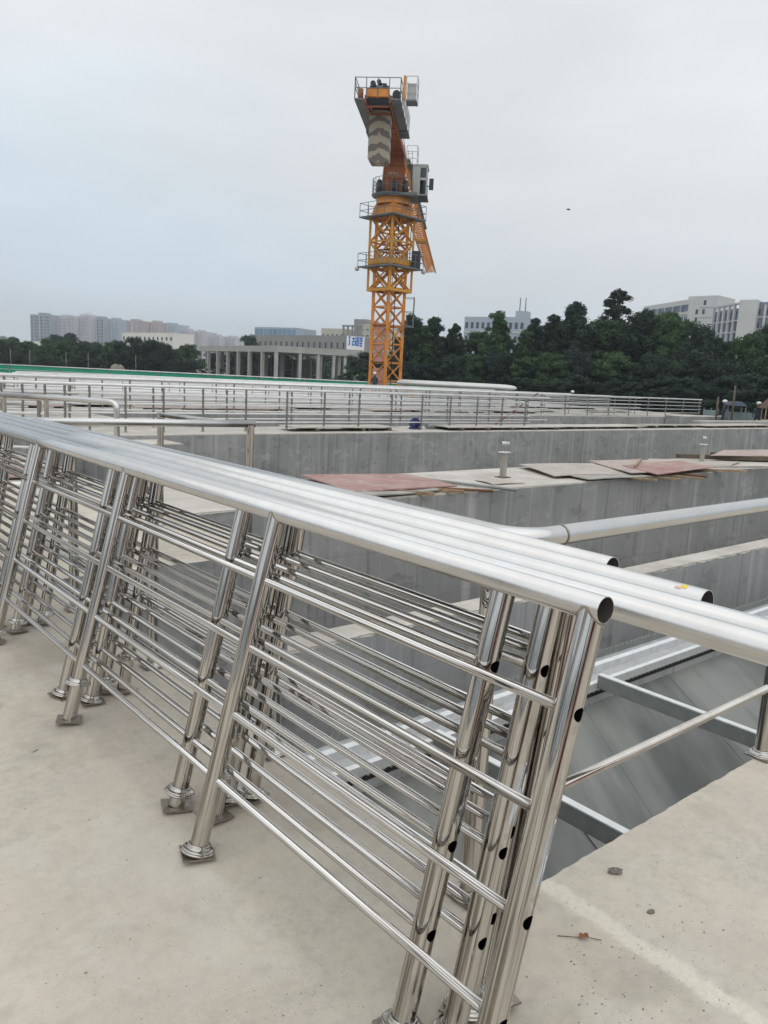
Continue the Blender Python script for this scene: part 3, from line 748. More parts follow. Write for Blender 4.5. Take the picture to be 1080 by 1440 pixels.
# ------------------------------------------------------------------ boards, timbers and small things on the walls
def sheet(label, pts, z, th, mat, name='plywood_sheet', cat='board', group=None, tilt=0.0):
    m = MB(); c_ = Vector((sum(p[0] for p in pts) / 4, sum(p[1] for p in pts) / 4))
    q = random.Random(len(label) * 7 + int(pts[0][0] * 100)); nx_, ny_ = 10, 6
    wx, wy, a1, a2 = q.uniform(0, 6), q.uniform(0, 6), q.uniform(.004, .014), q.uniform(.003, .010)
    P = [Vector(p) - c_ for p in pts]
    for zz in (0, th):
        for i in range(nx_ + 1):
            for j in range(ny_ + 1):
                u, v = i / nx_, j / ny_
                e = P[0] * (1 - u) * (1 - v) + P[1] * u * (1 - v) + P[2] * u * v + P[3] * (1 - u) * v
                if i in (0, nx_) or j in (0, ny_): e = e * (1 - (abs(sin(i * 12.9 + j * 7.1)) * .012))
                m.v.append((e.x, e.y, zz + tilt * e.y + a1 * sin(wx + u * 4) + a2 * sin(wy + v * 5)))
    k = (nx_ + 1) * (ny_ + 1); idx = lambda i, j: i * (ny_ + 1) + j
    for i in range(nx_):
        for j in range(ny_):
            m.face((idx(i, j), idx(i, j + 1), idx(i + 1, j + 1), idx(i + 1, j))); m.face((k + idx(i, j), k + idx(i + 1, j), k + idx(i + 1, j + 1), k + idx(i, j + 1)))
    for i in range(nx_):
        for j in (0, ny_): m.face((idx(i, j), idx(i + 1, j), k + idx(i + 1, j), k + idx(i, j)))
    for j in range(ny_):
        for i in (0, nx_): m.face((idx(i, j), idx(i, j + 1), k + idx(i, j + 1), k + idx(i, j)))
    o = m.build(name, mat, None, (c_.x, c_.y, z)); return tag(o, label, cat, group)
def stick(label, a, b_, w, mat='timber', name='timber_batten', cat='timber', h=None, group=None):
    a = Vector(a); b_ = Vector(b_); c_ = (a + b_) / 2; m = MB()
    if name.endswith('pipe'): m.tube([a - c_, b_ - c_], w, 10)
    else: m.bar(a - c_, b_ - c_, w, h)
    return tag(m.build(name, mat, None, c_), label, cat, group)
# near red sheet
sheet('faded red plywood sheet on the thick wall, close above the stacked handrails', [(6.35, 8.2), (8.25, 8.05), (8.4, 9.3), (6.7, 9.85)], .058, .018, 'plywood_red', tilt=.01)
sheet('grey plywood sheet under the edge of the faded red sheet', [(6.4, 7.86), (7.8, 7.95), (8.0, 8.9), (6.6, 9.0)], .036, .018, 'plywood_grey')
stick('thin rusty pipe jutting over the wall beside the red sheet', (7.6, 8.5, .03), (8.55, 7.62, .03), .022, 'rusty_pipe', 'steel_pipe', 'pipe')
stick('short timber batten jutting over the wall by the rusty pipe', (7.35, 8.7, .028), (8.05, 7.72, .028), .05)
stick('timber batten half under the grey sheet', (6.9, 8.6, .026), (7.5, 7.75, .026), .05)
# middle group
sheet('pale grey plywood sheet on the thick wall beside the first stub post', [(10.9, 8.35), (13.0, 8.1), (13.9, 9.4), (11.6, 9.75)], .05, .015, 'plywood_pale', tilt=.004)
sheet('brownish grey plywood sheet lapping the pale one along the wall edge', [(11.2, 7.85), (12.9, 7.75), (13.2, 8.7), (11.4, 8.8)], .035, .015, 'plywood_grey')
sheet('pinkish plywood sheet in the middle of the lapped boards', [(12.6, 7.95), (14.4, 7.9), (15.3, 9.5), (13.6, 9.6)], .07, .015, 'plywood_pink', tilt=.004)
sheet('dull red plywood sheet overhanging the wall above the battens', [(12.9, 7.62), (15.3, 7.75), (15.8, 8.8), (13.6, 8.8)], .092, .015, 'plywood_red', tilt=.004)
for i, (x, l_) in enumerate(((11.9, 'timber batten jutting from under the brownish grey sheet'), (12.5, 'longest timber batten jutting from under the dull red sheet'), (13.1, 'timber batten under the middle of the dull red sheet'))):
    stick(l_, (x, 8.8, .018), (x + .75, 7.45 - .1 * i, .018), .07, h=.032)
stick('yellowish timber plank jutting over the wall beyond the dull red sheet', (14.6, 8.6, .03), (16.1, 7.5, .03), .09, 'timber', h=.04)
stick('long thin timber lath reaching out past the second stub post', (15.4, 8.3, .05), (18.1, 7.55, .05), .07, 'plywood_pale', h=.04)
sheet('bare pale plywood sheet in front of the second stub post', [(14.5, 8.9), (17.0, 8.3), (18.3, 8.7), (16.0, 9.7)], .03, .018, 'plywood_pale')
sheet('pink plywood sheet on dark timbers past the second stub post', [(17.6, 9.1), (20.6, 8.1), (23.5, 9.2), (19.6, 9.8)], .135, .015, 'plywood_pink')
sheet('dull red plywood sheet at the frame edge on the thick wall', [(20.4, 7.9), (23.8, 7.9), (24.5, 9.2), (21.2, 9.4)], .155, .015, 'plywood_red')
for i in range(3): stick(['dark timber bearer under the pink sheet, nearest the second stub post', 'dark timber bearer under the middle of the pink sheet', 'dark timber bearer under the far end of the pink sheet'][i], (17.2 + i * 1.6, 9.7, .08), (20.3 + i * 1.6, 7.95, .08), .10, 'dark_timber')
stick('grey scaffold pipe jutting over the wall between the red sheet and the first stub post', (8.3, 9.2, .04), (9.0, 7.55, .03), .024, 'galvanised_dull', 'steel_pipe', 'pipe')
stick('thin crooked timber lath lying across the pinkish sheet', (13.4, 8.4, .13), (14.9, 9.2, .13), .035)
stick('rusty pipe jutting from between the lapped boards', (13.9, 8.8, .024), (14.2, 7.35, .024), .022, 'rusty_pipe', 'steel_pipe', 'pipe')
stick('short dark timber offcut standing out below the pink sheet on timbers', (19.4, 8.8, .05), (19.9, 7.5, .04), .07, 'dark_timber')
sheet('small torn scrap of pale board on the wall by the first stub post', [(9.2, 8.2), (9.9, 8.15), (9.8, 8.6), (9.3, 8.7)], .012, .012, 'plywood_pale')
# formwork stub posts on the wall
def stub(label, x, y):
    t = thing('stub_post', label, 'post', (x, y, 0), (0, 0, .2), 'stub posts on the thick wall'); t.scale = (.72, .72, 1)
    m = MB(); m.hexa([(-.055, -.055, 0), (.055, -.055, 0), (.055, .055, 0), (-.055, .055, 0), (-.062, -.062, .42), (.062, -.062, .42), (.062, .062, .42), (-.062, .062, .42)]); m.build('column', 'plywood_grey', t)
    m = MB(); m.box(-.13, .13, -.10, .10, .42, .435); m.build('top_plate', 'galvanised', t)
    m = MB(); m.tube([(0, 0, .44), (0, 0, .56)], .02, 8); m.build('stem', 'galvanised_dull', t)
    m = MB(); m.tube([(-.14, .02, .585), (.15, -.02, .575)], .026, 10, True, 0, inner=.021, imi=1); m.build('sleeve', ['galvanised', 'tube_inside'], t)
    m = MB(); m.box(-.16, .16, -.13, .13, 0, .012); m.build('foot_plate', 'dark_timber', t)
stub('grey stub post with steel cap standing beside the pale grey sheet', 10.15, 8.85)
stub('grey stub post with steel cap standing before the pink sheet on timbers', 16.95, 8.95)
# blue motor and pipe on streaked wall
mt = thing('motor', 'small blue electric motor standing on the streaked wall behind the first railing', 'motor', (16.75, 18.35, 0), (0, 0, .3)); mt.scale = (.8, .8, .75)
m = MB(); m.tube([(-.22, 0, .24), (.22, 0, .24)], .16, 16); m.build('housing', 'motor_blue', mt)
for i in range(6):
    m = MB(); m.tube([(-.17 + i * .06, 0, .24), (-.155 + i * .06, 0, .24)], .18, 16); m.build('cooling_fin', 'motor_blue', mt)
m = MB(); m.box(-.2, .2, -.16, .16, 0, .08); m.build('foot', 'motor_blue', mt)
m = MB(); m.box(-.1, .1, -.08, .08, .38, .47); m.build('terminal_box', 'motor_blue', mt)
m = MB(); m.tube([(.22, 0, .24), (.34, 0, .24)], .04, 10); m.build('shaft', 'galvanised', mt)
stick('grey pipe lying on the wall beside the blue motor', (17.2, 18.3, .09), (18.6, 18.5, .09), .08, 'galvanised_dull', 'steel_pipe', 'pipe')

# thin boards and slabs lying on the wall tops and yard, each on dark bearers
rb = random.Random(21)
def board_on_bearers(label, x, y, L_, W_, mat, z=0.0, group=None):
    o = sheet(label, [(x, y), (x + L_, y + rb.uniform(-.1, .1)), (x + L_ + rb.uniform(-.5, .5), y + W_), (x + rb.uniform(-.2, .3), y + W_)], z + .09, .03, mat, 'lying_board', 'board', group)
    n = max(2, int(L_ / 1.2))
    for i in range(n):
        xx = x + L_ * (i + .5) / n; m = MB(); m.box(-.05, .05, -W_ * .55, W_ * .5, 0, .085)
        m.build('bearer', 'dark_timber', o, (xx - o.location.x, y + W_ / 2 - o.location.y, -.09))
    return o
board_on_bearers('pale board on dark bearers behind the first railing, short of the motor', xat(395, 18.4), 17.75, 3.2, .95, 'wall_top_concrete')
board_on_bearers('long pale board on dark bearers just short of the blue motor', xat(490, 18.4), 17.8, 1.5, .8, 'wall_top_concrete')
board_on_bearers('long pale board on dark bearers between motor and railing end', xat(610, 18.4), 17.6, 6.0, 1.1, 'wall_top_concrete')
board_on_bearers('pale board on dark bearers past the end of the first railing', xat(780, 18.3), 17.75, 5.4, .9, 'wall_top_concrete')
board_on_bearers('dark stained board on bearers beside the pale upstand', xat(905, 18.2), 17.9, 4.5, .8, 'plywood_grey')
board_on_bearers('last pale board on the streaked wall near the frame edge', xat(985, 18.2), 17.7, 6.5, .9, 'plywood_pale')
for i in range(90):
    y = 26.2 + 36 * rb.random() ** 1.6; px = rb.uniform(10, 860 if y < 34 else 620); x = xat(px, y)
    if x > 47: continue
    mat = rb.choice(('wall_top_concrete', 'plywood_pale', 'plywood_grey', 'plywood_pink', 'dark_timber'))
    board_on_bearers('weathered board lying in the yard among the far rows of railings', x, y, rb.uniform(1.5, 4.5), rb.uniform(.6, 1.2), mat, 0, 'boards scattered between the far railings')
for i, (x, y) in enumerate(((3.2, 11.8), (3.0, 13.6))):
    sheet(['dark red plywood sheet glimpsed under the handrails beside a thin white pipe', 'dark red plywood sheet further back, glimpsed through the leaning posts'][i], [(x - 1.6, y - .7), (x + .5, y - .8), (x + .6, y + .9), (x - 1.5, y + .8)], .02, .02, 'plywood_red')
stick('thin white pipe lying on the deck in front of the dark red sheet', (1.9, 10.6, .04), (3.6, 10.2, .04), .035, 'white_paint', 'steel_pipe', 'pipe')

# deck litter
def pebble(label, x, y, r, sc, seed, name='stone', mat='stone'):
    m = MB(); m.ball((0, 0, 0), r, 9, 6, 0, sc, .26, random.Random(seed)); m.sm = [False] * len(m.sm); return tag(m.build(name, mat, None, (x, y, r * sc[2] * .8), (0, 0, -.95 + .3 * seed)), label, 'stone' if name == 'stone' else name.split('_')[0])
def gnd(px, py):
    v = R3 @ Vector(((px - 540) / FPX, (py - 720) / FPX, 1.0)); k = -EYE / v.z; return v.x * k, v.y * k
pebble('small grey stone lying on the deck near the tank edge', 2.195, 1.292, .017, (1.5, .8, .6), 1)
pebble('tiny dark chip of stone lying midway between stone and deck joint', 2.114, 1.109, .010, (1.4, .8, .6), 2)
lf = thing('dead_leaf', 'curled brown dead leaf with a thin stem on the deck beside the mortar joint', 'leaf', (1.845, 1.165, 0), (0, 0, -.62))
m = MB(); rq = random.Random(4)
for i in range(5):
    for j in range(4):
        m.v.append(((i - 2) * .007, (j - 1.5) * .006, .004 + .007 * abs(sin(i * 1.3 + j * 1.1)) + .003 * rq.random()))
for i in range(4):
    for j in range(3): m.face((i * 4 + j, i * 4 + 4 + j, i * 4 + 5 + j, i * 4 + 1 + j), 0, True)
m.build('blade', 'leaf_brown', lf)
m = MB(); m.tube([(-.075, .01, .002), (-.02, 0, .004), (.0, 0, .006), (.05, -.012, .003)], .0012, 5); m.build('stalk', 'twig', lf)
tw = MB(); tw.bar((0, 0, .003), (.028, .012, .004), .009, .004); tag(tw.build('wood_chip', 'plywood_pale', None, (0.90, 3.217, 0)), 'tiny pale splinter of wood lying alone on the open deck', 'splinter')
gr = MB(); rg = random.Random(9)
for i in range(330):
    px, py = rg.choice(((rg.uniform(740, 1080), rg.uniform(1150, 1440)), (rg.uniform(0, 560), rg.uniform(1050, 1440)), (rg.uniform(800, 1000), rg.uniform(1270, 1440))))
    x, y = gnd(px, py)
    if y > EY - .03: 
        if x > EX - .02: continue
    r = rg.uniform(.0005, .0013) * rg.choice((1, 1, 1, 1.7))
    gr.bar((x, y, r * .5), (x + r * rg.uniform(1.2, 3.5) * rg.choice((-1, 1)), y + r * rg.uniform(-2, 2), r * .5), r * 1.4, r)
tag(gr.build('grit', 'stone'), 'loose dark grit scattered over the pale deck', 'grit', kind='stuff')

# ------------------------------------------------------------------ tower crane
CR = Vector((38.6, 45.9, -0.02)); CA = math.atan2(.699, .715)
cr_ = thing('tower_crane', 'orange flat top tower crane with its jib pointing away over the yard', 'crane', CR, (0, 0, CA))
MR = radians(50 + 45) - CA
def sq(half, z, rot=MR): return [Vector((half * sqrt(2) * cos(rot + pi / 4 + k * pi / 2), half * sqrt(2) * sin(rot + pi / 4 + k * pi / 2), z)) for k in range(4)]
def lattice(half, z0, z1, bays, w, wd, mat_i=0, both=True, rot=MR):
    m = MB(); a = sq(half, z0, rot); b = sq(half, z1, rot)
    for k in range(4): m.bar(a[k], b[k], w, w, mat_i)
    for i in range(bays):
        za = z0 + (z1 - z0) * i / bays; zb = z0 + (z1 - z0) * (i + 1) / bays
        p = sq(half, za + .02, rot); q = sq(half, zb, rot)
        for k in range(4):
            k2 = (k + 1) % 4
            m.bar(p[k], p[k2], wd * 1.25, wd * 1.25, mat_i)
            m.bar(p[k], q[k2], wd, wd, mat_i)
            if both: m.bar(p[k2], q[k], wd, wd, mat_i)
    p = sq(half, z1, rot)
    for k in range(4): m.bar(p[k], p[(k + 1) % 4], wd * 1.25, wd * 1.25, mat_i)
    return m
SEC = lattice(.80, 0, 2.66, 2, .22, .085).mesh('mast_section', 'crane_orange')
for i in range(5):
    o = link('mast_section', SEC, cr_, (0, 0, i * 2.66 - .1))
m = MB(); m.box(-1.6, 1.6, -1.6, 1.6, 0, .18); m.build('base_block', 'frame_concrete', cr_, None, (0, 0, MR))
# ladder inside the mast
m = MB()
for s_ in (-.18, .18): m.bar((.35, s_, 0), (.35, s_, 13), .04)
for i in range(43): m.bar((.35, -.18, .3 * i), (.35, .18, .3 * i), .025)
m.build('ladder', 'crane_grey', cr_)
# pinkish sheets filling the mast on its left face
c4 = sq(.76, 0)
front = min(range(4), key=lambda k: c4[k].x)
lk = max(range(4), key=lambda k: c4[k].y)
rk = min(range(4), key=lambda k: c4[k].y)
fa, fb = c4[front], c4[lk]
for (za, zb) in ((.75, 2.15), (2.62, 3.3), (3.45, 4.2), (4.5, 5.4)):
    m = MB(); a, b_ = fa.lerp(fb, .12), fa.lerp(fb, .88); bb = len(m.v)
    nrm = Vector((-(b_ - a).y, (b_ - a).x, 0)).normalized() * .01
    m.hexa([a - nrm + Vector((0, 0, za)), b_ - nrm + Vector((0, 0, za)), b_ + nrm + Vector((0, 0, za)), a + nrm + Vector((0, 0, za)),
            a - nrm + Vector((0, 0, zb)), b_ - nrm + Vector((0, 0, zb)), b_ + nrm + Vector((0, 0, zb)), a + nrm + Vector((0, 0, zb))])
    m.build('cover_sheet', 'pink_sheet', cr_)
# climbing cage
cg = lattice(1.12, 7.7, 12.8, 3, .16, .08).build('climbing_cage', 'crane_yellow', cr_)
for (zc, hc) in ((9.75, .42), (7.75, .2)):
    m = MB(); a = sq(1.14, zc)
    for k in range(4): m.bar(a[k], a[(k + 1) % 4], .14, hc)
    m.build('collar', 'crane_yellow', cg)
def ring_platform(half_in, half_out, z, name='platform', open_=()):
    m = MB(); a = sq(half_in, z); b = sq(half_out, z)
    for k in range(4):
        k2 = (k + 1) % 4; dz = Vector((0, 0, .09))
        m.hexa([a[k], b[k], b[k2], a[k2], a[k] + dz, b[k] + dz, b[k2] + dz, a[k2] + dz])
    p = m.build(name, 'crane_grey', cr_)
    m = MB(); e_ = sq(half_out - .03, z)
    for k in range(4):
        k2 = (k + 1) % 4
        for hh in (.5, 1.0): m.bar(e_[k] + Vector((0, 0, hh)), e_[k2] + Vector((0, 0, hh)), .035)
        for i in range(4):
            q = e_[k].lerp(e_[k2], i / 4); m.bar(q, q + Vector((0, 0, 1.0)), .04)
    m.build('guard_rail', 'crane_grey', p)
    return p
ring_platform(1.05, 1.72, 9.30); ring_platform(1.1, 1.72, 12.75)
a = sq(1.72, 9.2)
for k in (lk, rk): m = MB(); m.ball(a[k], .17, 8, 6); m.build('guide_roller', 'crane_white', cr_)
m = MB(); q = sq(1.35, 9.4)[rk]; m.box(q.x - .45, q.x + .45, q.y - .25, q.y + .35, 9.4, 10.6); m.build('hydraulic_unit', 'machine_black', cr_)
m = MB(); q = sq(.9, 0)[rk]
m.box(q.x - .5, q.x + .5, q.y - .55, q.y - .5, 6.0, 7.5); m.build('ladder_guard', 'crane_grey', cr_) if False else None
m = MB(); base = q + Vector((0, -.25, 0))
for zz in (5.3, 6.3, 7.3):
    for dx in (-.5, .5): m.bar(base + Vector((dx, .3, zz)), base + Vector((dx, -.35, zz)), .035)
    m.bar(base + Vector((-.5, -.35, zz)), base + Vector((.5, -.35, zz)), .035)
for dx in (-.5, 0, .5): m.bar(base + Vector((dx, -.35, 5.3)), base + Vector((dx, -.35, 7.4)), .035)
m.hexa([base + Vector(p) for p in ((-.55, -.4, 5.22), (.55, -.4, 5.22), (.55, .3, 5.22), (-.55, .3, 5.22), (-.55, -.4, 5.28), (.55, -.4, 5.28), (.55, .3, 5.28), (-.55, .3, 5.28))])
m.build('landing_cage', 'crane_grey', cr_)
# slewing unit
m = MB()
lo = sq(1.12, 12.82); hi = sq(.95, 13.7)
m.hexa([*lo, *hi]); m.lathe((0, 0, 0), [(1.25, 13.7), (1.25, 14.15), (.2, 14.15)], 24); m.build('slewing_base', 'crane_orange', cr_)
m = MB(); m.box(-1.45, 1.3, -1.75, .2, 14.16, 14.36); m.lathe((0, 0, 0), [(.3, 14.0), (1.0, 14.02), (1.55, 14.25), (1.62, 14.36), (.3, 14.36)], 24); sp_ = m.build('slewing_platform', 'crane_grey', cr_)
m = MB()
for i in range(15):
    a = pi * .35 + pi * 1.0 * i / 14; q = Vector((1.55 * cos(a), 1.55 * sin(a), 14.36)); m.bar(q, q + Vector((0, 0, 1.05)), .035)
    if i < 14:
        a2 = pi * .35 + pi * (i + 1) / 14; q2 = Vector((1.55 * cos(a2), 1.55 * sin(a2), 14.36))
        for hh in (.52, 1.05): m.bar(q + Vector((0, 0, hh)), q2 + Vector((0, 0, hh)), .03)
m.build('guard_rail', 'crane_grey', sp_)
for (x, y) in ((-1.1, .95), (-.95, -.1), (-1.1, -.9)):
    m = MB(); m.tube([(x, y, 14.36), (x, y, 15.0)], .22, 12); m.ball((x, y, 15.05), .2, 10, 6); m.build('slewing_motor', 'machine_black', sp_)
# tower head
m = MB()
m.hexa([(-.75, -.82, 14.36), (.75, -.82, 14.36), (.75, .82, 14.36), (-.75, .82, 14.36), (-.7, -.62, 18.0), (.7, -.62, 18.0), (.7, .62, 18.0), (-.7, .62, 18.0)])
th_ = m.build('tower_head', 'crane_rust', cr_)
m = MB()
for s_ in (-1, 1):
    for i in range(5): m.bar((-.79, s_ * (.84 - .045 * i), 14.4 + i * .7), (-.79, s_ * (.84 - .045 * (i + 1)), 15.1 + i * .7), .08)
for i in range(4): m.box(-.82, -.77, -.7 + .04 * i, .7 - .04 * i, 14.9 + i * .85, 14.98 + i * .85)
m.build('rib', 'crane_rust', th_)
m = MB()
for y in (-.28, -.12, .02, .16, .26):
    m.box(-.835, -.825, y, y + .09, 16.05, 16.09); m.box(-.835, -.825, y, y + .03, 15.95, 16.15)
m.build('lettering', 'crane_white', th_)
# cab
cb = MB(); cb.box(-.3, 1.5, -2.42, -1.22, 14.3, 14.42); cab = cb.build('cab', 'machine_black', cr_)
m = MB(); m.box(-.3, 1.45, -2.38, -1.27, 16.42, 16.52); m.build('cab_roof', 'crane_white', cab)
m = MB()
m.box(-.26, -.2, -1.85, -1.3, 14.42, 16.42); m.box(-.26, -.2, -2.36, -1.85, 14.42, 14.5); m.box(-.26, -.2, -2.36, -1.85, 15.45, 15.62); m.box(-.26, -.2, -2.36, -2.28, 14.42, 16.42); m.box(-.26, -.2, -2.36, -1.85, 16.3, 16.42)
m.box(-.2, 1.4, -1.34, -1.28, 14.42, 16.42); m.box(-.2, 1.4, -2.36, -2.3, 14.42, 15.2); m.box(-.2, 0.1, -2.36, -2.3, 15.2, 16.42); m.box(1.34, 1.4, -2.36, -1.28, 14.42, 15.0)
m.build('cab_wall', 'crane_white', cab)
m = MB(); m.box(-.235, -.225, -2.28, -1.85, 15.62, 16.3); m.box(-.235, -.225, -2.28, -2.1, 14.5, 15.45); m.box(-.1, 1.36, -2.335, -2.325, 15.2, 16.42); m.build('window', 'glass_dark', cab)
m = MB(); m.box(.2, .7, -2.1, -1.6, 14.42, 15.0); m.box(.2, .32, -2.1, -1.6, 15.0, 15.6); m.build('operator_seat', 'machine_black', cab)
m = MB(); m.box(-.15, .25, -2.8, -2.5, 14.9, 15.6); m.bar((0, -2.36, 15.1), (0, -2.6, 15.1), .06); m.build('air_conditioner', 'machine_black', cab)
# counter jib
m = MB(); m.box(-12.0, -.6, -.62, .62, 17.12, 17.42, 1); m.box(-12.15, -12.0, -.64, .64, 17.08, 17.5, 0); m.build('counter_jib', ['crane_orange', 'crane_rust'], cr_)
cj = cr_.children[-1]; cj.location.z = -.33
m = MB()
for s_ in (-1, 1): m.box(-12.1, -.8, s_ * .70 - .05, s_ * .70 + .05, 17.12, 17.5)
m.build('side_girder', 'crane_rust', cj)
m = MB()
for i in range(8): m.box(-11.6 + i * 1.35, -11.5 + i * 1.35, -.62, .62, 17.02, 17.11)
m.build('cross_rib', 'crane_rust', cj)
for s_ in (-1, 1):
    m = MB(); y0_, y1_ = (-1.32, -.76) if s_ < 0 else (.76, 1.32)
    m.box(-12.2, -5.5, y0_, y1_, 17.22, 17.30)
    for i in range(5): m.box(-6.6 + i * .26, -6.5 + i * .26, y0_ - .06, y1_, 17.06, 17.2)
    w_ = m.build('walkway', 'crane_grey', cj)
    m = MB(); yy = s_ * 1.29
    for hh in (.55, 1.1): m.bar((-12.17, yy, 17.3 + hh), (-5.5, yy, 17.3 + hh), .035)
    for i in range(6): m.bar((-12.17 + i * 1.33, yy, 17.3), (-12.17 + i * 1.33, yy, 18.4), .045)
    m.build('guard_rail', 'crane_grey', w_)
m = MB()
for hh in (.55, 1.1): m.bar((-12.17, -1.3, 17.3 + hh), (-12.17, 1.3, 17.3 + hh), .035)
for i in range(5): m.bar((-12.17, -1.3 + i * .65, 17.3), (-12.17, -1.3 + i * .65, 18.4), .045)
m.build('guard_rail', 'crane_grey', cj)
m = MB(); m.tube([(-11.3, -.55, 17.9), (-11.3, .55, 17.9)], .36, 16); m.box(-11.7, -10.4, -.62, .62, 17.42, 17.62); m.box(-11.0, -10.3, -.35, .1, 17.6, 18.5); m.build('hoist_winch', 'machine_blue', cj)
for (x, y, z, r) in ((-11.5, .35, 18.25, .16), (-11.2, .05, 18.45, .13), (-11.5, -.35, 18.05, .14), (-11.3, -1.0, 17.75, .24)):
    m = MB(); m.tube([(x - .2, y, z), (x + .3, y, z)], r, 10); m.build('hoist_motor', 'machine_black', cj)
m = MB(); m.tube([(-11.8, 1.0, 17.3), (-11.8, 1.0, 17.9)], .14, 10); m.build('oil_drum', 'crane_rust', cj)
m = MB(); m.box(-9.6, -8.6, -.6, -.0, 17.42, 18.3); m.build('electric_cabinet', 'crane_grey', cj)
for i in range(3):
    m = MB(); y_ = .07
    m.box(-.17, .17, -.62, .62, -1.35, 1.33)
    m.hexa([(-.17, -.46, -1.55), (.17, -.46, -1.55), (.17, .46, -1.55), (-.17, .46, -1.55), (-.17, -.62, -1.35), (.17, -.62, -1.35), (.17, .62, -1.35), (-.17, .62, -1.35)])
    m.build('counterweight', 'counterweight_paint', cj, (-9.95 + i * .37, y_, 16.0))
m = MB()
for (x0_, z0_, x1_, z1_, y_) in ((-12.0, 18.3, -6.0, 17.5, 1.33), (-5.4, 17.3, -.6, 16.4, -.95), (-5.4, 17.5, 1.2, 19.4, -.75), (-5.4, 17.5, 1.2, 19.4, .75)):
    m.tube([(x0_, y_, z0_), (x1_, y_, z1_)], .025, 6)
for i in range(14): m.bar((-11.9 + i * .45, -1.36, 17.3), (-11.7 + i * .45, -1.36, 18.3), .03)
m.build('stay_rod', 'crane_white', cj)
m = MB()
for s_ in (-.15, .15): m.bar((.9, -1.05 + s_, 14.4), (.4, -1.0 + s_, 17.6), .035)
for i in range(11): m.bar((.9 - .045 * i, -1.2, 14.5 + i * .29), (.9 - .045 * i, -.88, 14.5 + i * .29), .025)
m.build('ladder', 'crane_white', cr_)
m = MB(); m.tube([(.35, -1.35, 12.9), (.35, -1.35, 9.4)], .03, 6); m.tube([(-.8, -.55, 12.9), (-.8, -.5, 0)], .03, 6); m.tube([(1.0, -1.1, 16), (1.35, -1.3, 12.9)], .025, 6); m.build('power_cable', 'machine_black', cr_)
# side work platforms
for (x, y, z, w_, l_) in ((-12.0, -1.9, 17.25, .62, .9), (.2, -1.15, 16.9, .75, 1.2)):
    m = MB(); m.box(x, x + l_, y - w_ / 2, y + w_ / 2, z, z + .08); p = m.build('side_platform', 'crane_grey', cj)
    m = MB()
    for hh in (.45, .9, 1.3):
        m.bar((x, y - w_ / 2, z + hh), (x + l_, y - w_ / 2, z + hh), .03); m.bar((x, y - w_ / 2, z + hh), (x, y + w_ / 2, z + hh), .03)
    for xx in (x, x + l_):
        m.bar((xx, y - w_ / 2, z), (xx, y - w_ / 2, z + 1.3), .04); m.bar((xx, y + w_ / 2, z), (xx, y + w_ / 2, z + 1.3), .04)
    m.build('guard_rail', 'crane_white', p)
m = MB(); m.box(-11.9, -11.86, -2.15, -1.65, 17.35, 18.2); m.build('notice_board', 'crane_white', cj)
m = MB(); m.box(-12.1, -11.9, -1.55, -1.42, 17.3, 18.55); m.build('jib_light_mast', 'crane_orange', cj)
# jib
JL = 63.6
m = MB(); nb = 46
for s_ in (-1, 1): m.bar((.7, s_ * .68, 17.15), (JL, s_ * .68, 17.15), .12)
m.bar((.7, 0, 18.35), (JL, 0, 18.35), .12)
for i in range(nb):
    x0 = .7 + (JL - .7) * i / nb; x1 = .7 + (JL - .7) * (i + 1) / nb; xm = (x0 + x1) / 2
    m.bar((x0, -.68, 17.15), (x0, .68, 17.15), .07); m.bar((x0, -.68, 17.15), (x1, .68, 17.15), .055)
    for s_ in (-1, 1): m.bar((x0, s_ * .68, 17.15), (xm, 0, 18.35), .06); m.bar((xm, 0, 18.35), (x1, s_ * .68, 17.15), .06)
jb = m.build('jib', 'crane_orange', cr_)
m = MB(); m.box(34, 36, -.55, .55, 16.85, 17.05)
for x in (34.2, 35.8): m.tube([(x, -.6, 17.05), (x, .6, 17.05)], .12, 10)
tr = m.build('trolley', 'crane_yellow', jb)
m = MB(); m.bar((.8, -.85, 17.1), (28, -.85, 17.1), .25, .04); m.build('jib_walkway', 'crane_grey', jb)

# ------------------------------------------------------------------ canopy, hut and site things in mid distance
def dirframe(a, b_):
    d = (b_ - a); return d.length, math.atan2(d.y, d.x)
a, b_ = bear(565, 56), bear(727, 54); L_, an = dirframe(a, b_)
cn = thing('long_canopy', 'long low white roofed canopy with rounded end on short posts before the dark trees', 'canopy', (a.x, a.y, 0), (0, 0, an))
m = MB(); n = 10; prof = []
outl = [(0, -1.3), (L_ - .6, -1.3)] + [(L_ - .6 + .6 * cos(t), 1.3 * sin(t)) for t in [(-pi / 2) + pi * i / 10 for i in range(1, 10)]] + [(L_ - .6, 1.3), (0, 1.3)]
xs = [0, L_ * .25, L_ * .5, L_ * .75, L_ - 1.2, L_ - .7, L_ - .35, L_ - .12, L_]
m.tube([(x, 0, 0) for x in xs], [1.35, 1.35, 1.35, 1.35, 1.35, 1.28, 1.1, .8, .25], 20)
m.v = [(v[0], v[1], 1.17 + (v[2] * .17 if v[2] > 0 else v[2] * .13)) for v in m.v]
m.build('roof', 'roof_white', cn)
m = MB()
for i in range(7):
    for s_ in (-1, 1): m.box(.4 + i * (L_ - 1.2) / 6, .55 + i * (L_ - 1.2) / 6, s_ * 1.05 - .07, s_ * 1.05 + .07, 0, .98)
for s_ in range(7):
    for t_ in (-1, 1): q = MB(); q.box(-.07, .07, t_ * 1.05 - .07, t_ * 1.05 + .07, 0, .98); q.build('post', 'frame_concrete', cn, (.4 + s_ * (L_ - 1.2) / 6, 0, 0))
m = MB(); m.box(0, L_ - .7, -.8, .8, 0, .62); m.build('pipe_duct', 'wall_concrete', cn)
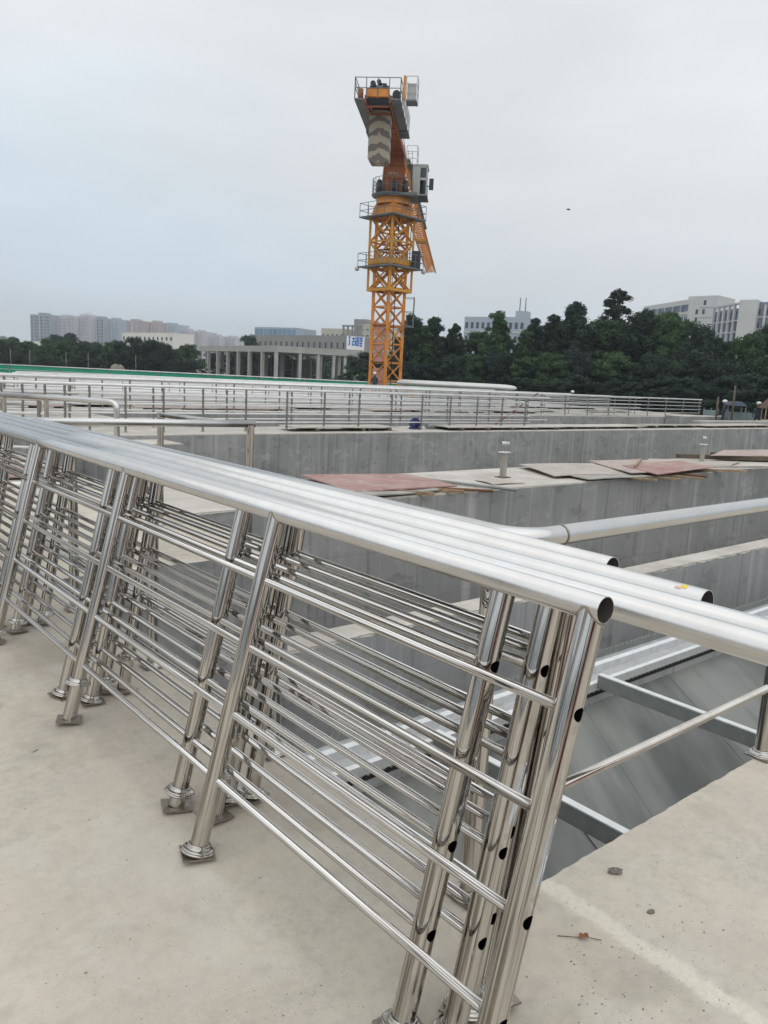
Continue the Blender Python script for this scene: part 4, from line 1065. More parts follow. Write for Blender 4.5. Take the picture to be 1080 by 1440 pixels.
p = bear(582, 50); m = MB(); m.box(-.28, .28, -.25, .25, 0, .95, 0); m.box(-.32, .32, -.29, .29, .951, 1.02, 1)
tag(m.build('control_box', ['tan_box', 'roof_white'], None, (p.x, p.y, -.002), (0, 0, .7)), 'tan box with pale lid standing just beyond the crane foot', 'box')

# blue grey fence of panels
a, b_ = bear(992, 50), bear(1066, 47); L_, an = dirframe(a, b_)
fn = thing('site_fence', 'pale blue grey panelled site fence beyond the end of the railing', 'fence', (a.x, a.y, -.66), (0, 0, an))
n = 7
for i in range(n):
    w_ = L_ / n
    if i == 2: continue
    m = MB(); m.box(i * w_ + .02, (i + 1) * w_ - .02, 0, .03, .3, 1.12); 
    for k in range(6): m.box(i * w_ + .05 + k * w_ / 6, i * w_ + .09 + k * w_ / 6, -.02, -.001, .3, 1.12)
    m.build('fence_panel', 'cyan_fence', fn)
for i in range(n + 1): m = MB(); m.box(i * w_ - .03, i * w_ + .03, .035, .1, 0, 1.25); m.build('fence_post', 'crane_grey', fn)
for (px, d, h, lab) in ((1011, 46, 2.0, 'dark thin pole by the gap in the blue grey fence'), (1033, 47, 2.7, 'tall thin pole rising behind the blue canopy')):
    p = bear(px, d); m = MB(); m.tube([(0, 0, 0), (0, 0, h)], .06, 8); tag(m.build('pole', 'dark_timber', None, (p.x, p.y, -.66)), lab, 'pole')
p = bear(1036, 48.5); t = thing('sun_shelter', 'small dark blue shelter roof on legs behind the blue grey fence', 'shelter', (p.x, p.y, -.66), (0, 0, .6))
m = MB(); m.hexa([(-.9, -.6, 1.5), (.9, -.6, 1.5), (.9, .6, 1.5), (-.9, .6, 1.5), (-.5, -.3, 1.75), (.5, -.3, 1.75), (.5, .3, 1.75), (-.5, .3, 1.75)]); m.build('roof', 'blue_canopy', t)
for (x, y) in ((-.8, -.5), (.8, -.5), (.8, .5), (-.8, .5)): m = MB(); m.tube([(x, y, 0), (x, y, 1.5)], .04, 6); m.build('leg', 'crane_grey', t)
# brown roofed hut at the frame edge
p = bear(1092, 44); t = thing('open_shed', 'open shed of pale poles under a rusty brown roof at the end of the fence', 'shed', (p.x, p.y, -.66), (0, 0, .65)); t.scale = (.6, .6, .85)
m = MB(); m.hexa([(-.9, -1.0, 1.75), (2.4, -1.0, 1.75), (2.4, 1.0, 1.75), (-.9, 1.0, 1.75), (-.5, -.1, 2.45), (2.4, -.1, 2.45), (2.4, .1, 2.45), (-.5, .1, 2.45)]); m.build('roof', 'shed_brown', t)
for (x, y) in ((-.8, -.9), (-.1, -.9), (.8, -.9), (1.8, -.9), (-.8, .9), (.8, .9)): m = MB(); m.tube([(x, y, 0), (x, y, 1.76)], .05, 6); m.build('pole', 'timber', t)
m = MB(); m.bar((-.8, -.92, 1.0), (1.8, -.92, 1.3), .06); m.build('rail', 'timber', t)

def person(label, px, d, z, rot=0, crouch=0):
    p = bear(px, d); t = thing('person', label, 'person', (p.x, p.y, z), (0, 0, rot))
    vs = [(0, 0, .95), (0, 0, 1.15), (0, 0, 1.38), (0, 0, 1.50), (0, 0, 1.66), (.11, 0, .88), (.12, .03, .48), (.12, 0, .06), (-.11, 0, .88), (-.12, .05, .48), (-.12, 0, .06),
          (.2, 0, 1.38), (.26, .05, 1.1), (.24, .2, .92), (-.2, 0, 1.38), (-.26, .05, 1.1), (-.22, .2, .95), (.12, .12, .03), (-.12, .12, .03)]
    es = [(0, 1), (1, 2), (2, 3), (3, 4), (0, 5), (5, 6), (6, 7), (0, 8), (8, 9), (9, 10), (2, 11), (11, 12), (12, 13), (2, 14), (14, 15), (15, 16), (7, 17), (10, 18)]
    rr = [.15, .14, .16, .06, .10, .09, .065, .045, .09, .065, .045, .065, .045, .035, .065, .045, .035, .04, .04]
    me = bpy.data.meshes.new('body'); me.from_pydata(vs, es, []); o = link('body', me, t)
    me.materials.append(MATS['cloth_dark'])
    mo = o.modifiers.new('skin', 'SKIN'); 
    for i, v in enumerate(me.skin_vertices[0].data): v.radius = (rr[i], rr[i] * .85)
    me.skin_vertices[0].data[0].use_root = True
    o.modifiers.new('sub', 'SUBSURF').levels = 1; o.modifiers['sub'].render_levels = 1
    m = MB(); m.ball((0, .01, 1.68), .105, 10, 7, 0, (.9, 1, 1.15)); m.build('head', 'skin', t)
    m = MB(); m.ball((0, 0, 1.74), .135, 12, 6, 0, (1, 1.1, .75)); m.build('hard_hat', 'white_paint', t)
person('person in dark clothes and white hard hat standing behind the blue grey fence', 1021, 47.5, -.66, .4)
person('person in dark clothes and white hard hat by the open shed', 1069, 45.5, -.66, 2.0)
person('person in white hard hat just visible beyond the far railing, below the tallest pointed tree', 806, 62, -.66, 1.0)
person('person in white hard hat working by the crane foot', 527, 57.5, -.002, 2.2)

# ------------------------------------------------------------------ concrete frame hall
pc, pl_, pr2 = bear(388, 170), bear(281, 203), bear(503, 178)
ztop, zb = hgt(388, 486, 170), -.66
hall = thing('concrete_frame_hall', 'unfinished open hall of grey concrete columns under a flat roof slab', 'building', (pc.x, pc.y, zb))
def face_frame(p0, p1, fr_, w_):
    d = p1 - p0
    for f_ in fr_:
        q = p0 + d * f_ - pc; m = MB(); m.box(-w_, w_, -w_, w_, 0, ztop - zb - 1.3)
        m.build('column', 'frame_concrete', hall, (q.x, q.y, 0), (0, 0, math.atan2(d.y, d.x)))
back = pl_ + (pr2 - pc)
face_frame(pc, pl_, (0, .155, .31, .45, .59, .73, .865, 1.0), .33)
face_frame(pc, pr2, (.28, .5, .69, .83, 1.0), .30)
face_frame(back, pl_, (0.1, .3, .5, .7, .9), .4); face_frame(back, pr2, (.2, .4, .6, .8), .4)
face_frame(pc + (pr2 - pc) * .5, pl_ + (pr2 - pc) * .5, (.2, .4, .6, .8), .4)
q4 = [pc, pr2, back, pl_]; ctr = (pc + back) / 2
m = MB(); m.prism([((p - pc).x + (p - ctr).normalized().x * .5, (p - pc).y + (p - ctr).normalized().y * .5) for p in q4], ztop - zb - 1.3, ztop - zb - .35)
m.prism([((p - pc).x + (p - ctr).normalized().x * .55, (p - pc).y + (p - ctr).normalized().y * .55) for p in q4], ztop - zb - .35, ztop - zb); m.build('roof_slab', 'frame_concrete', hall)
for (fa_, fb_) in (((pl_ + back) / 2, back), (back, back + (pr2 - back) * .5)):
    m = MB(); a = fa_ - pc; b2 = fb_ - pc; m.bar((a.x, a.y, 2.6), (b2.x, b2.y, 2.6), .3, 5.2); m.build('inner_wall', 'facade_grey', hall)
m = MB(); rz = random.Random(8)
for i in range(24):
    u_, v_ = rz.uniform(.1, .9), rz.uniform(.1, .9); q = (pr2 - pc) * u_ + (pl_ - pc) * v_; m.box(q.x - .06, q.x + .06, q.y - .06, q.y + .06, 0, ztop - zb - 1.3)
m.build('scaffold_prop', 'crane_grey', hall)
# white sign board with blue characters on the hall
a, b_ = bear(486, 182), bear(510.5, 184); z0, z1 = hgt(498, 492, 183), hgt(498, 473, 183); L_, an = dirframe(a, b_)
sg = thing('rooftop_sign', 'white sign board with blue characters standing on the concrete frame hall', 'sign', (a.x, a.y, z0), (0, 0, an))
H_ = z1 - z0
m = MB(); m.box(0, L_, 0, .15, 0, H_); m.build('board', 'sign_white', sg)
m = MB()
for x in (.5, L_ - .6): m.box(x, x + .12, .16, .3, -1.2, H_)
m.box(L_ - .5, L_, .02, .12, -2.2, 0); m.build('support', 'crane_white', sg)
# four characters in blocky strokes
def strokes(i, segs):
    m = MB(); w_ = (L_ - .5) / 4.3; x0 = .25 + i * w_ * 1.05; y0 = H_ * .30; h_ = H_ * .66
    for (xa, ya, xb, yb) in segs:
        m.bar((x0 + xa * w_, -.03, y0 + ya * h_), (x0 + xb * w_, -.03, y0 + yb * h_), .03, .24)
    m.build('character', 'sign_blue', sg)
strokes(0, [(.1, .95, .75, .95), (.42, .95, .42, .12), (.05, .1, .45, .1), (.3, .5, .7, .5)])
strokes(1, [(.05, .8, .95, .8), (.2, .5, .2, 0), (.2, .5, .9, .5), (.5, 1, .5, .55), (.15, .1, .9, .1), (.9, .5, .9, .1)])
strokes(2, [(.1, .95, .9, .95), (.1, .95, .1, .05), (.9, .95, .9, .05), (.1, .5, .9, .5), (.1, .05, .9, .05), (.5, .95, .5, .05)])
strokes(3, [(.05, .9, .95, .9), (.3, 1, .3, .6), (.7, 1, .7, .6), (.1, .6, .95, .6), (.5, .6, .5, 0), (.1, .3, .9, .3), (.15, 0, .85, 0)])

# ------------------------------------------------------------------ buildings
def bld(label, px0, px1, d0, d1, ytop, depth, mat, name='apartment_building', cols=0, rows=0, win='window_glass', win_w=.6, win_h=.55, roof=True, single=True, zbot=None, group=None, parapet=.8, bands=False, y1top=None):
    a, b_ = bear(px0, d0), bear(px1, d1); L_, an = dirframe(a, b_); H = hgt((px0 + px1) / 2, ytop, (d0 + d1) / 2) + .66
    t = thing(name, label, 'building', (a.x, a.y, -.66), (0, 0, an), group)
    m = MB(); m.box(0, L_, 0, depth, 0, H); m.build('wall', mat, t)
    if roof:
        m = MB(); m.box(-.03, L_ + .03, -.03, depth + .03, H, H + parapet); m.build('roof', mat, t)
    t['H'] = H; t['L'] = L_
    if cols:
        cw, rh = L_ / cols, H / rows
        allm = MB()
        WM = None
        for r in range(rows):
            for c_ in range(cols):
                x0 = c_ * cw + cw * (1 - win_w) / 2; z0 = r * rh + rh * (1 - win_h) / 2
                if single:
                    if WM is None:
                        q = MB(); q.box(0, cw * win_w, -.12, -.01, 0, rh * win_h, 0); q.box(.12, cw * win_w - .12, -.16, -.121, .12, rh * win_h - .12, 1); WM = q.mesh('window', [mat, win])
                    link('window', WM, t, (x0, 0, z0))
                else: allm.box(x0, x0 + cw * win_w, -.15, -.02, z0, z0 + rh * win_h)
        if not single:
            o = allm.build('window_grid', win, t); o['kind'] = 'stuff'
    return t, L_, H
# high rise skyline, about a kilometre off
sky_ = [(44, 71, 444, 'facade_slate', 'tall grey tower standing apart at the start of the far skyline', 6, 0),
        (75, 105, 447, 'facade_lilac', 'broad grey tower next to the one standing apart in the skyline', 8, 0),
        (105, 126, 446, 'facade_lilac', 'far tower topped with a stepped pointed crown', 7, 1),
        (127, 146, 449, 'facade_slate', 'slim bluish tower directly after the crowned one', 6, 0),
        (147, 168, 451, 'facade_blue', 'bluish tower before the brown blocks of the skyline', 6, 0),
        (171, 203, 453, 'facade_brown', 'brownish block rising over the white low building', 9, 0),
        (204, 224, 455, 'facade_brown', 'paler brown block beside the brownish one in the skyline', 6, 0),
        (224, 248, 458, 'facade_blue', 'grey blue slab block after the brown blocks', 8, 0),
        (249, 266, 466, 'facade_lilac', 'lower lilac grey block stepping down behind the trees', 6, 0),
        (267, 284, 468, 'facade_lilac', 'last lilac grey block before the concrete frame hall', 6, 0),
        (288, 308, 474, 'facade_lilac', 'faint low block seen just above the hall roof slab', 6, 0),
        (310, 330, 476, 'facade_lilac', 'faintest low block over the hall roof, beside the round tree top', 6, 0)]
for (x0, x1, yt, mt_, lb, cc, crown) in sky_:
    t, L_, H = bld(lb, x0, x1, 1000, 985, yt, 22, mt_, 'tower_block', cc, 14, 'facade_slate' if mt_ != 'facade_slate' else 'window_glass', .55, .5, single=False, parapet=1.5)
    if crown:
        m = MB(); m.box(L_ * .25, L_ * .8, 3, 16, H + 1.5, H + 3.5); m.hexa([(L_ * .3, 4, H + 3.5), (L_ * .75, 4, H + 3.5), (L_ * .75, 14, H + 3.5), (L_ * .3, 14, H + 3.5), (L_ * .5, 8, H + 6.5), (L_ * .56, 8, H + 6.5), (L_ * .56, 10, H + 6.5), (L_ * .5, 10, H + 6.5)]); m.build('crown_roof', mt_, t)
    else:
        m = MB(); m.box(L_ * .3, L_ * .6, 4, 14, H + 1.5, H + 4.0); m.build('lift_house', mt_, t)
    for k in range(1, 4):
        m = MB(); m.box(L_ * k / 4 - .7, L_ * k / 4 + .7, -1.2, -.2, 0, H); m.build('facade_fin', 'facade_light' if k == 2 else mt_, t)
bld('white low building with a row of square windows behind the dark trees', 172, 244, 470, 440, 470, 14, 'facade_white', 'low_building', 12, 4, 'window_glass', .42, .45, single=True)
bld('small white house among the trees at the foot of the skyline', 46, 62, 330, 325, 483, 8, 'facade_white', 'house', 3, 2, 'window_glass', .4, .45)
# mid buildings behind the hall
bld('long grey three storey building with dark arched windows behind the hall', 355, 486, 262, 238, 475, 16, 'facade_grey', 'low_building', 17, 3, 'window_glass', .34, .46)
bld('blue glazed building behind the grey three storey one', 357, 415, 300, 292, 461, 14, 'facade_blue', 'glass_building', 9, 2, 'window_sky', .86, .93, parapet=.2)
bld('beige block with plain upper wall behind the grey building', 450, 482, 290, 285, 465, 14, 'facade_beige', 'apartment_building', 5, 5, 'window_glass', .4, .4)
bld('pale green beige apartment block beside the crane mast', 496, 541, 280, 270, 459, 16, 'facade_beige', 'apartment_building', 6, 9, 'window_glass', .55, .28)
bld('square stair tower on top of the pale green beige block', 495, 512, 279, 277, 452, 10, 'facade_grey', 'stair_tower', 0, 0)
# open rooftop frame
a, b_ = bear(480, 272), bear(505, 268); L_, an = dirframe(a, b_); z0 = hgt(480, 476, 272); z1 = hgt(480, 459, 272)
t = thing('rooftop_pergola', 'open pergola frame of grey posts on the roof beside the sign', 'frame', (a.x, a.y, z0), (0, 0, an))
for i in range(5): m = MB(); m.box(i * L_ / 4 - .2, i * L_ / 4 + .2, 0, .5, 0, z1 - z0); m.build('post', 'facade_grey', t)
m = MB(); m.box(-.4, L_ + .4, -.2, .8, z1 - z0, z1 - z0 + .5); m.build('beam', 'facade_grey', t)
# building right of crane
t, L_, H = bld('long pale blue grey building with antenna rising behind the evergreen belt', 648, 732, 352, 338, 448, 18, 'facade_blue', 'office_building', 11, 5, 'window_glass', .62, .5)
m = MB(); m.box(L_ - 5, L_ - .5, 1, 7, H + .8, H + 3.4); m.build('roof_house', 'facade_blue', t)
for x in (L_ - 4, L_ - 1.5): m = MB(); m.tube([(x, 3, H + 3), (x, 3, H + 9)], .22, 6); m.build('antenna', 'crane_grey', t)
for k in range(1, 5): m = MB(); m.box(0, L_, -.5, -.17, H * k / 5 - .25, H * k / 5 + .25); m.build('floor_band', 'facade_light', t)
# two big blocks at the right
t, L_, H = bld('long white block with blue glazed bands stepping down beside the tall stair block', 894, 956, 330, 296, 429, 16, 'facade_light', 'office_building', 12, 8, 'window_blue', .86, .60)
for k in range(2, 8): m = MB(); m.box(0, L_, -.5, -.17, H * k / 8 - .3, H * k / 8 + .3); m.build('floor_band', 'facade_light', t)
for k in range(6): m = MB(); m.box(1 + k * L_ / 6, 3 + k * L_ / 6, -.2, -.02, H * .9, H * .97); m.build('roof_window', 'window_glass', t)
t, L_, H = bld('tall white stair block with scattered small dark windows', 954, 994, 298, 290, 419, 14, 'facade_light', 'office_building', 0, 0)
for (fx, fz) in ((.55, .93), (.53, .84), (.30, .84), (.30, .76), (.32, .68), (.30, .6), (.31, .52)):
    m = MB(); m.box(L_ * fx, L_ * fx + .9, -.12, -.01, H * fz, H * fz + 1.7); m.build('window', 'window_glass', t)
for k in range(4, 10): m = MB(); m.box(L_ * .42, L_, -.06, -.005, H * k / 10, H * k / 10 + .25); m.build('facade_seam', 'facade_grey', t)
t, L_, H = bld('dark glazed side wing with open roof frame beside the white end wall', 993, 1029, 268, 251, 437, 10, 'facade_dark', 'office_building', 10, 8, 'window_blue', .8, .7, parapet=.3)
for k in range(6): m = MB(); m.box(k * L_ / 5 - .3, k * L_ / 5 + .3, -.9, -.2, 0, H + 2.0); m.build('fin', 'facade_light', t)
m = MB(); m.box(-.3, L_ + .3, -.9, .6, H + 1.5, H + 2.0); m.build('roof_beam', 'facade_light', t)
for k in range(1, 8): m = MB(); m.box(0, L_, -.7, -.18, H * k / 8 - .15, H * k / 8 + .15); m.build('floor_band', 'facade_light', t)
t, L_, H = bld('blank white end wall of the office block near the frame edge', 1025, 1049, 250, 247, 425, 10, 'facade_light', 'office_building', 0, 0)
t, L_, H = bld('grey office block with ribbon windows cut by the frame edge', 1048, 1120, 250, 240, 428, 14, 'facade_dark', 'office_building', 6, 7, 'window_glass', .34, .45)
for k in range(1, 8): m = MB(); m.box(0, L_, -.5, -.18, H * k / 8 - .18, H * k / 8 + .18); m.build('floor_band', 'facade_light', t)
for k in range(1, 5): m = MB(); m.box(k * L_ / 5 - .35, k * L_ / 5 + .35, -.6, -.51, 0, H); m.build('fin', 'facade_light', t)

# hill on the horizon
m = MB(); hp = []
nx_, ny_ = 40, 6
for i in range(nx_ + 1):
    for j in range(ny_ + 1):
        px = -400 + 560 * i / nx_; d = 760 + 60 * j
        p = bear(px, d); hh = 26 * max(0, 1 - ((px + 40) / 130.) ** 2) * sin(pi * j / ny_) ** .7 if abs(px + 40) < 130 else 0
        hh += 16 * max(0, 1 - ((px + 260) / 160.) ** 2) * sin(pi * j / ny_) if abs(px + 260) < 160 else 0
        m.v.append((p.x, p.y, -.7 + hh * (1 + .12 * sin(px * .31) + .08 * sin(px * .9 + j))))
for i in range(nx_):
    for j in range(ny_): m.face((i * (ny_ + 1) + j, (i + 1) * (ny_ + 1) + j, (i + 1) * (ny_ + 1) + j + 1, i * (ny_ + 1) + j + 1), 0, True)
tag(m.build('hill', 'hill_green'), kind='structure')

# ------------------------------------------------------------------ trees
def crown_mesh(seed, kind, nleaf, ls=.2, mat='leaf_dark'):
    r = random.Random(seed); m = MB(); clumps = []
    nc = {'cone': 120, 'oval': 110, 'round': 90, 'slim': 120}[kind]
    ph1, ph2 = r.uniform(0, 6), r.uniform(0, 6)
    for i in range(nc):
        h = r.uniform(.06, .97)
        if kind == 'cone': R = .27 * (1 - h) ** .62 + .012
        elif kind == 'slim': R = .14 * sin(pi * min(1, h * .88 + .10)) ** .6 + .01
        elif kind == 'oval': R = .25 * sin(pi * (h * .80 + .19)) ** .6
        else: R = .40 * sin(pi * (h * .74 + .24)) ** .6
        a = r.uniform(0, 2 * pi)
        R *= 1 + .22 * sin(3 * a + ph1 + h * 9) + .14 * sin(5 * a + ph2 - h * 14)
        rr = R * sqrt(r.uniform(.02, 1))
        s_ = r.uniform(.035, .075) * {'cone': .95, 'slim': .62, 'oval': 1.05, 'round': 1.3}[kind] * (1.2 - .62 * h if kind in ('cone', 'slim') else 1)
        clumps.append((rr * cos(a), rr * sin(a), h, s_))
    for i in range(9): clumps.append((r.uniform(-.02, .02), r.uniform(-.02, .02), .5 + i * .055, .05 - .003 * i if kind != 'round' else .09))
    clumps.append((0, 0, .975, .022))
    for i in range(nleaf):
        c_ = clumps[r.randrange(len(clumps))]
        th = math.acos(r.uniform(-.8, 1)); ph = r.uniform(0, 2 * pi); k = c_[3] * (r.random() ** .4) * r.choice((1, 1, 1.1, 1.35))
        p = Vector((c_[0] + k * sin(th) * cos(ph), c_[1] + k * sin(th) * sin(ph), c_[2] + k * cos(th) * .9))
        if p.z < .02: continue
        s_ = ls * r.uniform(.5, 1.2) * .1
        n_ = Vector((sin(th) * cos(ph), sin(th) * sin(ph), cos(th) + .2)) + Vector((r.uniform(-1, 1), r.uniform(-1, 1), r.uniform(-1, 1))); n_.normalize()
        u = n_.cross(Vector((r.uniform(-1, 1), r.uniform(-1, 1), .3))).normalized() * s_; v = n_.cross(u) * .55
        b = len(m.v); m.v += [tuple(p - u), tuple(p - v), tuple(p + u), tuple(p + v)]; m.face((b, b + 1, b + 2, b + 3))
    return m.mesh('crown', mat)
def trunk_mesh(seed):
    r = random.Random(seed); m = MB()
    pts = [(0, 0, 0)]
    for i in range(1, 8): pts.append((r.uniform(-.012, .012), r.uniform(-.012, .012), i * .115))
    m.tube(pts, [.018, .015, .0135, .012, .010, .008, .006, .004], 7)
    for i in range(7):
        z = .2 + i * .09; a = r.uniform(0, 6.28); l_ = r.uniform(.08, .16); m.tube([(0, 0, z), (l_ * .6 * cos(a), l_ * .6 * sin(a), z + .04), (l_ * cos(a), l_ * sin(a), z + .10)], [.006, .004, .002], 5)
    return m.mesh('trunk', 'bark')
CRN = {}
for key, sd_, kd, nl, ls, mt_ in (('cone1', 1, 'cone', 20000, .135, 'leaf_dark'), ('cone2', 2, 'cone', 20000, .14, 'leaf_dark'), ('oval1', 3, 'oval', 20000, .145, 'leaf_dark'), ('oval2', 4, 'oval', 20000, .15, 'leaf_mid'),
                                   ('round1', 5, 'round', 22000, .18, 'leaf_dark'), ('round2', 6, 'round', 22000, .18, 'leaf_mid'), ('slim', 7, 'slim', 15000, .11, 'leaf_dark'), ('round3', 8, 'round', 18000, .19, 'leaf_blue'), ('cone3', 9, 'cone', 20000, .135, 'leaf_mid')):
    CRN[key] = (crown_mesh(sd_, kd, nl, ls, mt_), trunk_mesh(sd_ + 50))
rt = random.Random(77)
def tree(label, px, ytop, d, kind, wide=1.0, name=None, group=None, zb=-.66):
    p = bear(px, d); H = (hgt(px, ytop, d) - zb) * (1.05 if kind[:4] in ('cone', 'slim') else 1.02)
    nm = name or {'cone': 'conical_tree', 'slim': 'slender_tree', 'oval': 'dense_tree', 'roun': 'round_tree'}[kind[:4]]
    t = thing(nm, label, 'tree', (p.x, p.y, zb), (0, 0, rt.uniform(0, 6.28)), group)
    c_ = link('crown', CRN[kind][0], t); k = link('trunk', CRN[kind][1], t)
    for o in (c_, k): o.scale = (H * wide, H * wide, H)
    return t
GR = 'trees of the dense evergreen belt'; GL = 'trees of the far green belt behind the netted railing'
ORD = ['first', 'second', 'third', 'fourth', 'fifth', 'sixth', 'seventh', 'eighth', 'ninth', 'tenth', 'eleventh', 'twelfth']
CNT = {}
def spot(prefix, px, marks):
    w_ = [m_ for lim, m_ in marks if px < lim][0]; k_ = CNT.get((prefix, w_), 0); CNT[(prefix, w_)] = k_ + 1
    return '%s %s %s' % (ORD[k_], prefix, w_)
MR_ = ((608, 'just beside the crane mast'), (648, 'between crane and pale blue building'), (735, 'under the pale blue building'), (790, 'past the rooftop antenna'), (835, 'around the widest pointed crown'), (895, 'around the tallest slim tree'), (962, 'below the blue glazed bands'), (1003, 'below the white stair block'), (1060, 'below the white end wall'), (9999, 'past the white end wall'))
ML_ = ((44, 'before the lone tower'), (105, 'below the first two towers'), (147, 'below the crowned tower'), (171, 'below the bluish towers'), (245, 'before the white low building'), (9999, 'beside the concrete hall'))
# distinct trees of the belt on the right
for args in [('conical evergreen standing directly beside the crane mast', 577, 444, 96, 'oval1', .85), ('conical evergreen with a split top, second from the crane', 606, 450, 97, 'cone1', 1),
             ('small pointed evergreen third from the crane, before the pale blue building', 636, 459, 97, 'cone2', .9), ('lighter green pointed tree in front of the pale blue building', 694, 443, 93, 'cone3', 1),
             ('evergreen beside the antenna end of the pale blue building', 747, 452, 95, 'cone1', .8), ('broad evergreen with a spike, the widest pointed crown of the belt', 800, 430, 94, 'cone2', 1.15),
             ('conical evergreen just before the widest pointed crown', 771, 447, 97, 'cone1', .95), ('tallest slim dark tree standing clear above the belt', 858, 413, 97, 'slim', 1.25),
             ('round topped evergreen under the white block with glazed bands', 897, 439, 92, 'oval1', 1.15), ('dark narrow tree against the white stair block', 932, 443, 90, 'oval2', .9), ('rounded tree below the tall white stair block', 976, 462, 88, 'round1', .9),
             ('light green bushy tree in front of the white end wall', 1046, 472, 82, 'round2', .8), ('dark tree cut by the frame edge above the open shed', 1082, 456, 84, 'oval1', 1.1)]:
    tree(*args)
for i, px in enumerate(range(562, 1150, 17)):
    yt = 469 + rt.uniform(-10, 10) + (-18 if 770 < px < 960 else 0) + (6 if px > 960 else 0)
    tree(spot('evergreen along the top of the belt', px, MR_), px + rt.uniform(-5, 5), yt, rt.uniform(93, 104) - max(0, px - 800) * .03, rt.choice(('oval1', 'cone1', 'cone3', 'oval2', 'cone3', 'cone2')), rt.uniform(.9, 1.3), None, GR)
for i, px in enumerate(range(556, 1150, 22)):
    tree(spot('tree halfway down the belt', px, MR_), px + rt.uniform(-6, 6), 505 + rt.uniform(-9, 12), (88 if px > 700 else 92) - max(0, px - 800) * .03, rt.choice(('round1', 'round1', 'oval1', 'round2', 'round3')), rt.uniform(1.0, 1.5), None, GR)
for i, px in enumerate(range(735, 1150, 26)):
    tree(spot('low bushy tree at the foot of the belt', px, MR_), px, 535 + rt.uniform(-6, 8), 84 - max(0, px - 800) * .03, 'round1', rt.uniform(1.5, 2.2), None, 'low trees at the foot of the evergreen belt')
# far belt on the other side
for i, px in enumerate(range(-60, 272, 12)):
    yt = 481 + rt.uniform(-6, 5) + .03 * max(0, px)
    tree(spot('green tree of the far belt', px, ML_), px + rt.uniform(-4, 4), yt, rt.uniform(150, 175), rt.choice(('round1', 'round2', 'round2', 'oval2')), rt.uniform(.9, 1.4), None, GL)
for i, px in enumerate(range(-50, 280, 16)):
    tree(spot('low green tree of the far belt', px, ML_), px, 501 + rt.uniform(-4, 4) + .03 * max(0, px), 142, rt.choice(('round1', 'round2')), rt.uniform(1.5, 2.2), None, 'low trees along the bottom of the far belt')
for px, yt, kd, lb in ((-10, 474, 'round3', 'bluish tree before the hill at the frame edge'), (20, 476, 'round3', 'bluish round tree between the hill and the lone tower'), (78, 473, 'round3', 'bluish dark tree just below the two first towers'), (99, 471, 'round3', 'bluish domed tree below the crowned tower'), (120, 482, 'round3', 'low bluish tree after the domed one')):
    tree(lb, px, yt, 240, kd, 1.1)
for px, yt, lb in ((190, 477, 'dark spreading tree in front of the white low building'), (212, 480, 'dark broad tree in front of the windows of the white low building'), (232, 486, 'dark rounded tree at the end of the white low building'), (169, 484, 'dark tree over the pale boulders')):
    tree(lb, px, yt, 138, 'round1', 1.1)
tree('small round dark tree top showing above the hall roof', 350, 474, 225, 'round1', .9)
for i, px in enumerate((300, 330, 362, 395, 425, 455, 485, 512, 530)):
    tree(ORD[i] + ' green tree behind the concrete hall from the skyline side', px, 497 + rt.uniform(-3, 3), 205 + rt.uniform(-3, 8) if px < 500 else 120, rt.choice(('round1', 'round2')), 1.7, None, 'trees behind the hall')
for px, d in ((42, 135), (93, 135), (124, 136), (191, 134), (15, 134)):
    p = bear(px, d); m = MB(); m.tube([(0, 0, 0), (0, 0, 3.6)], .04, 6); tag(m.build('lamp_pole', 'facade_grey', None, (p.x, p.y, -.66)), 'thin pale pole standing before the far green belt', 'pole', 'thin poles before the far green belt')
m = MB(); rk_ = random.Random(31); p0 = bear(165, 132)
m.ball((0, 0, .9), 1.1, 12, 8, 0, (1.1, 1, .9), .2, rk_); m.ball((1.1, .2, .4), .8, 10, 7, 0, (1.2, 1, .9), .2, rk_)
tag(m.build('boulder', 'stone', None, (p0.x, p0.y, -.66)), 'pale heap of rocks showing among the far trees', 'rock')

# bird in the sky
p = bear(799, 120); v_ = R3 @ Vector(((799 - 540) / FPX, (295 - 720) / FPX, 1.0)) * 70
bd = thing('bird', 'small dark bird gliding alone in the pale sky', 'bird', (v_.x, v_.y, EYE + v_.z), (.2, .1, -.6))
m = MB(); m.tube([(-.16, 0, 0), (-.08, 0, .01), (.05, 0, .02), (.14, 0, .01), (.2, 0, .0)], [.012, .045, .055, .03, .008], 8); bdy = m.build('body', 'bird_black', bd)
for s_ in (-1, 1):
    m = MB(); m.hexa([(-.05, 0, .015), (.08, 0, .015), (.04, s_ * .35, .10), (-.06, s_ * .35, .10), (-.05, 0, .03), (.08, 0, .03), (.04, s_ * .35, .108), (-.06, s_ * .35, .108)]); m.build('wing', 'bird_black', bd)

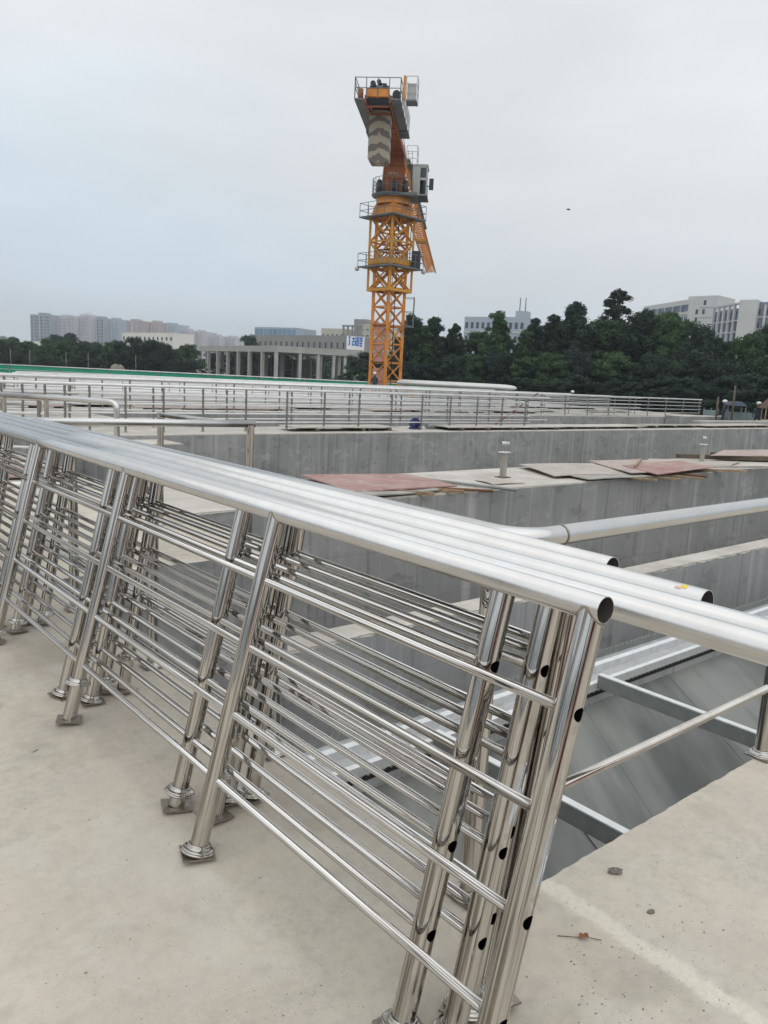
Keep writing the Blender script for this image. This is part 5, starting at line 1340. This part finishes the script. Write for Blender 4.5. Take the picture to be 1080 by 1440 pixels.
# ------------------------------------------------------------------ unseen things added behind the camera for the steel to mirror
t = thing('unseen_board_rack', 'upright dull red boards leaning on a trestle, added unseen behind the viewpoint for the steel to mirror', 'rack', (-.55, -3.2, 0), (0, 0, .15))  # boards added out of view to throw a red streak onto the posts
for i in range(5):
    m = MB(); m.hexa([(-.32, .10 * i, 0), (.30, .10 * i, 0), (.30, .10 * i + .02, 0), (-.32, .10 * i + .02, 0), (-.32, .10 * i - .22, 1.95), (.30, .10 * i - .22, 1.95), (.30, .10 * i - .20, 1.95), (-.32, .10 * i - .20, 1.95)])
    m.build('board', 'rack_red', t)
m = MB()
for s_ in (-.36, .36): m.bar((s_, -.12, 0), (s_, -.3, 1.3), .06); m.bar((s_, -.7, 0), (s_, -.3, 1.3), .06)
m.bar((-.36, -.3, 1.3), (.36, -.3, 1.3), .06); m.build('trestle', 'timber', t)
person('person in dark clothes added unseen just behind the viewpoint to darken the steel reflections', 540, -.55, 0, .8)  # unseen figure added as a dark reflection in the posts
bk = thing('unseen_office', 'long grey office building added out of view for the steel to mirror', 'building', (-34, -62, 0), (0, 0, .12))  # office added out of view, only to be reflected
m = MB(); m.box(0, 60, -8, 0, 0, 6.2); m.build('wall', 'facade_grey', bk)
m = MB(); m.box(-.5, 60.5, -8.5, .7, 6.2, 6.5); m.build('roof', 'facade_slate', bk)
WM = MB(); WM.box(0, 1.5, .002, .06, 0, 1.4); WM = WM.mesh('window', 'window_glass')
for i in range(18):
    for j in range(2): link('window', WM, bk, (1.5 + i * 3.2, 0, 1.0 + j * 3))
for i in range(16):  # tree row added out of view to darken what the tubes reflect
    p_ = Vector((-52 - rt.uniform(0, 6), -50 + i * 8.0)); t = thing('round_tree', 'green tree in the row added out of view for the steel to mirror', 'tree', (p_.x, p_.y, 0), (0, 0, rt.uniform(0, 6)), 'row of trees added out of view as reflections for the steel')
    H = rt.uniform(6, 8); c_ = link('crown', CRN[rt.choice(('round1', 'round2', 'oval1'))][0], t); k_ = link('trunk', CRN['round1'][1], t)
    for o in (c_, k_): o.scale = (H, H, H)

# ------------------------------------------------------------------ air
HAZE = 0.00042
if HAZE:
    m, nt_, bs = new_mat('haze_air'); nt_.nodes.remove(bs)
    pv = nt_.nodes.new('ShaderNodeVolumePrincipled'); pv.inputs['Density'].default_value = HAZE; pv.inputs['Color'].default_value = (0.80, 0.86, 0.93, 1); pv.inputs['Anisotropy'].default_value = 0.3
    nt_.links.new(pv.outputs[0], nt_.nodes['Material Output'].inputs['Volume'])
    m = MB(); m.box(-1450, 1450, -420, 1500, -6.0, 90); tag(m.build('haze', 'haze_air'), kind='stuff')
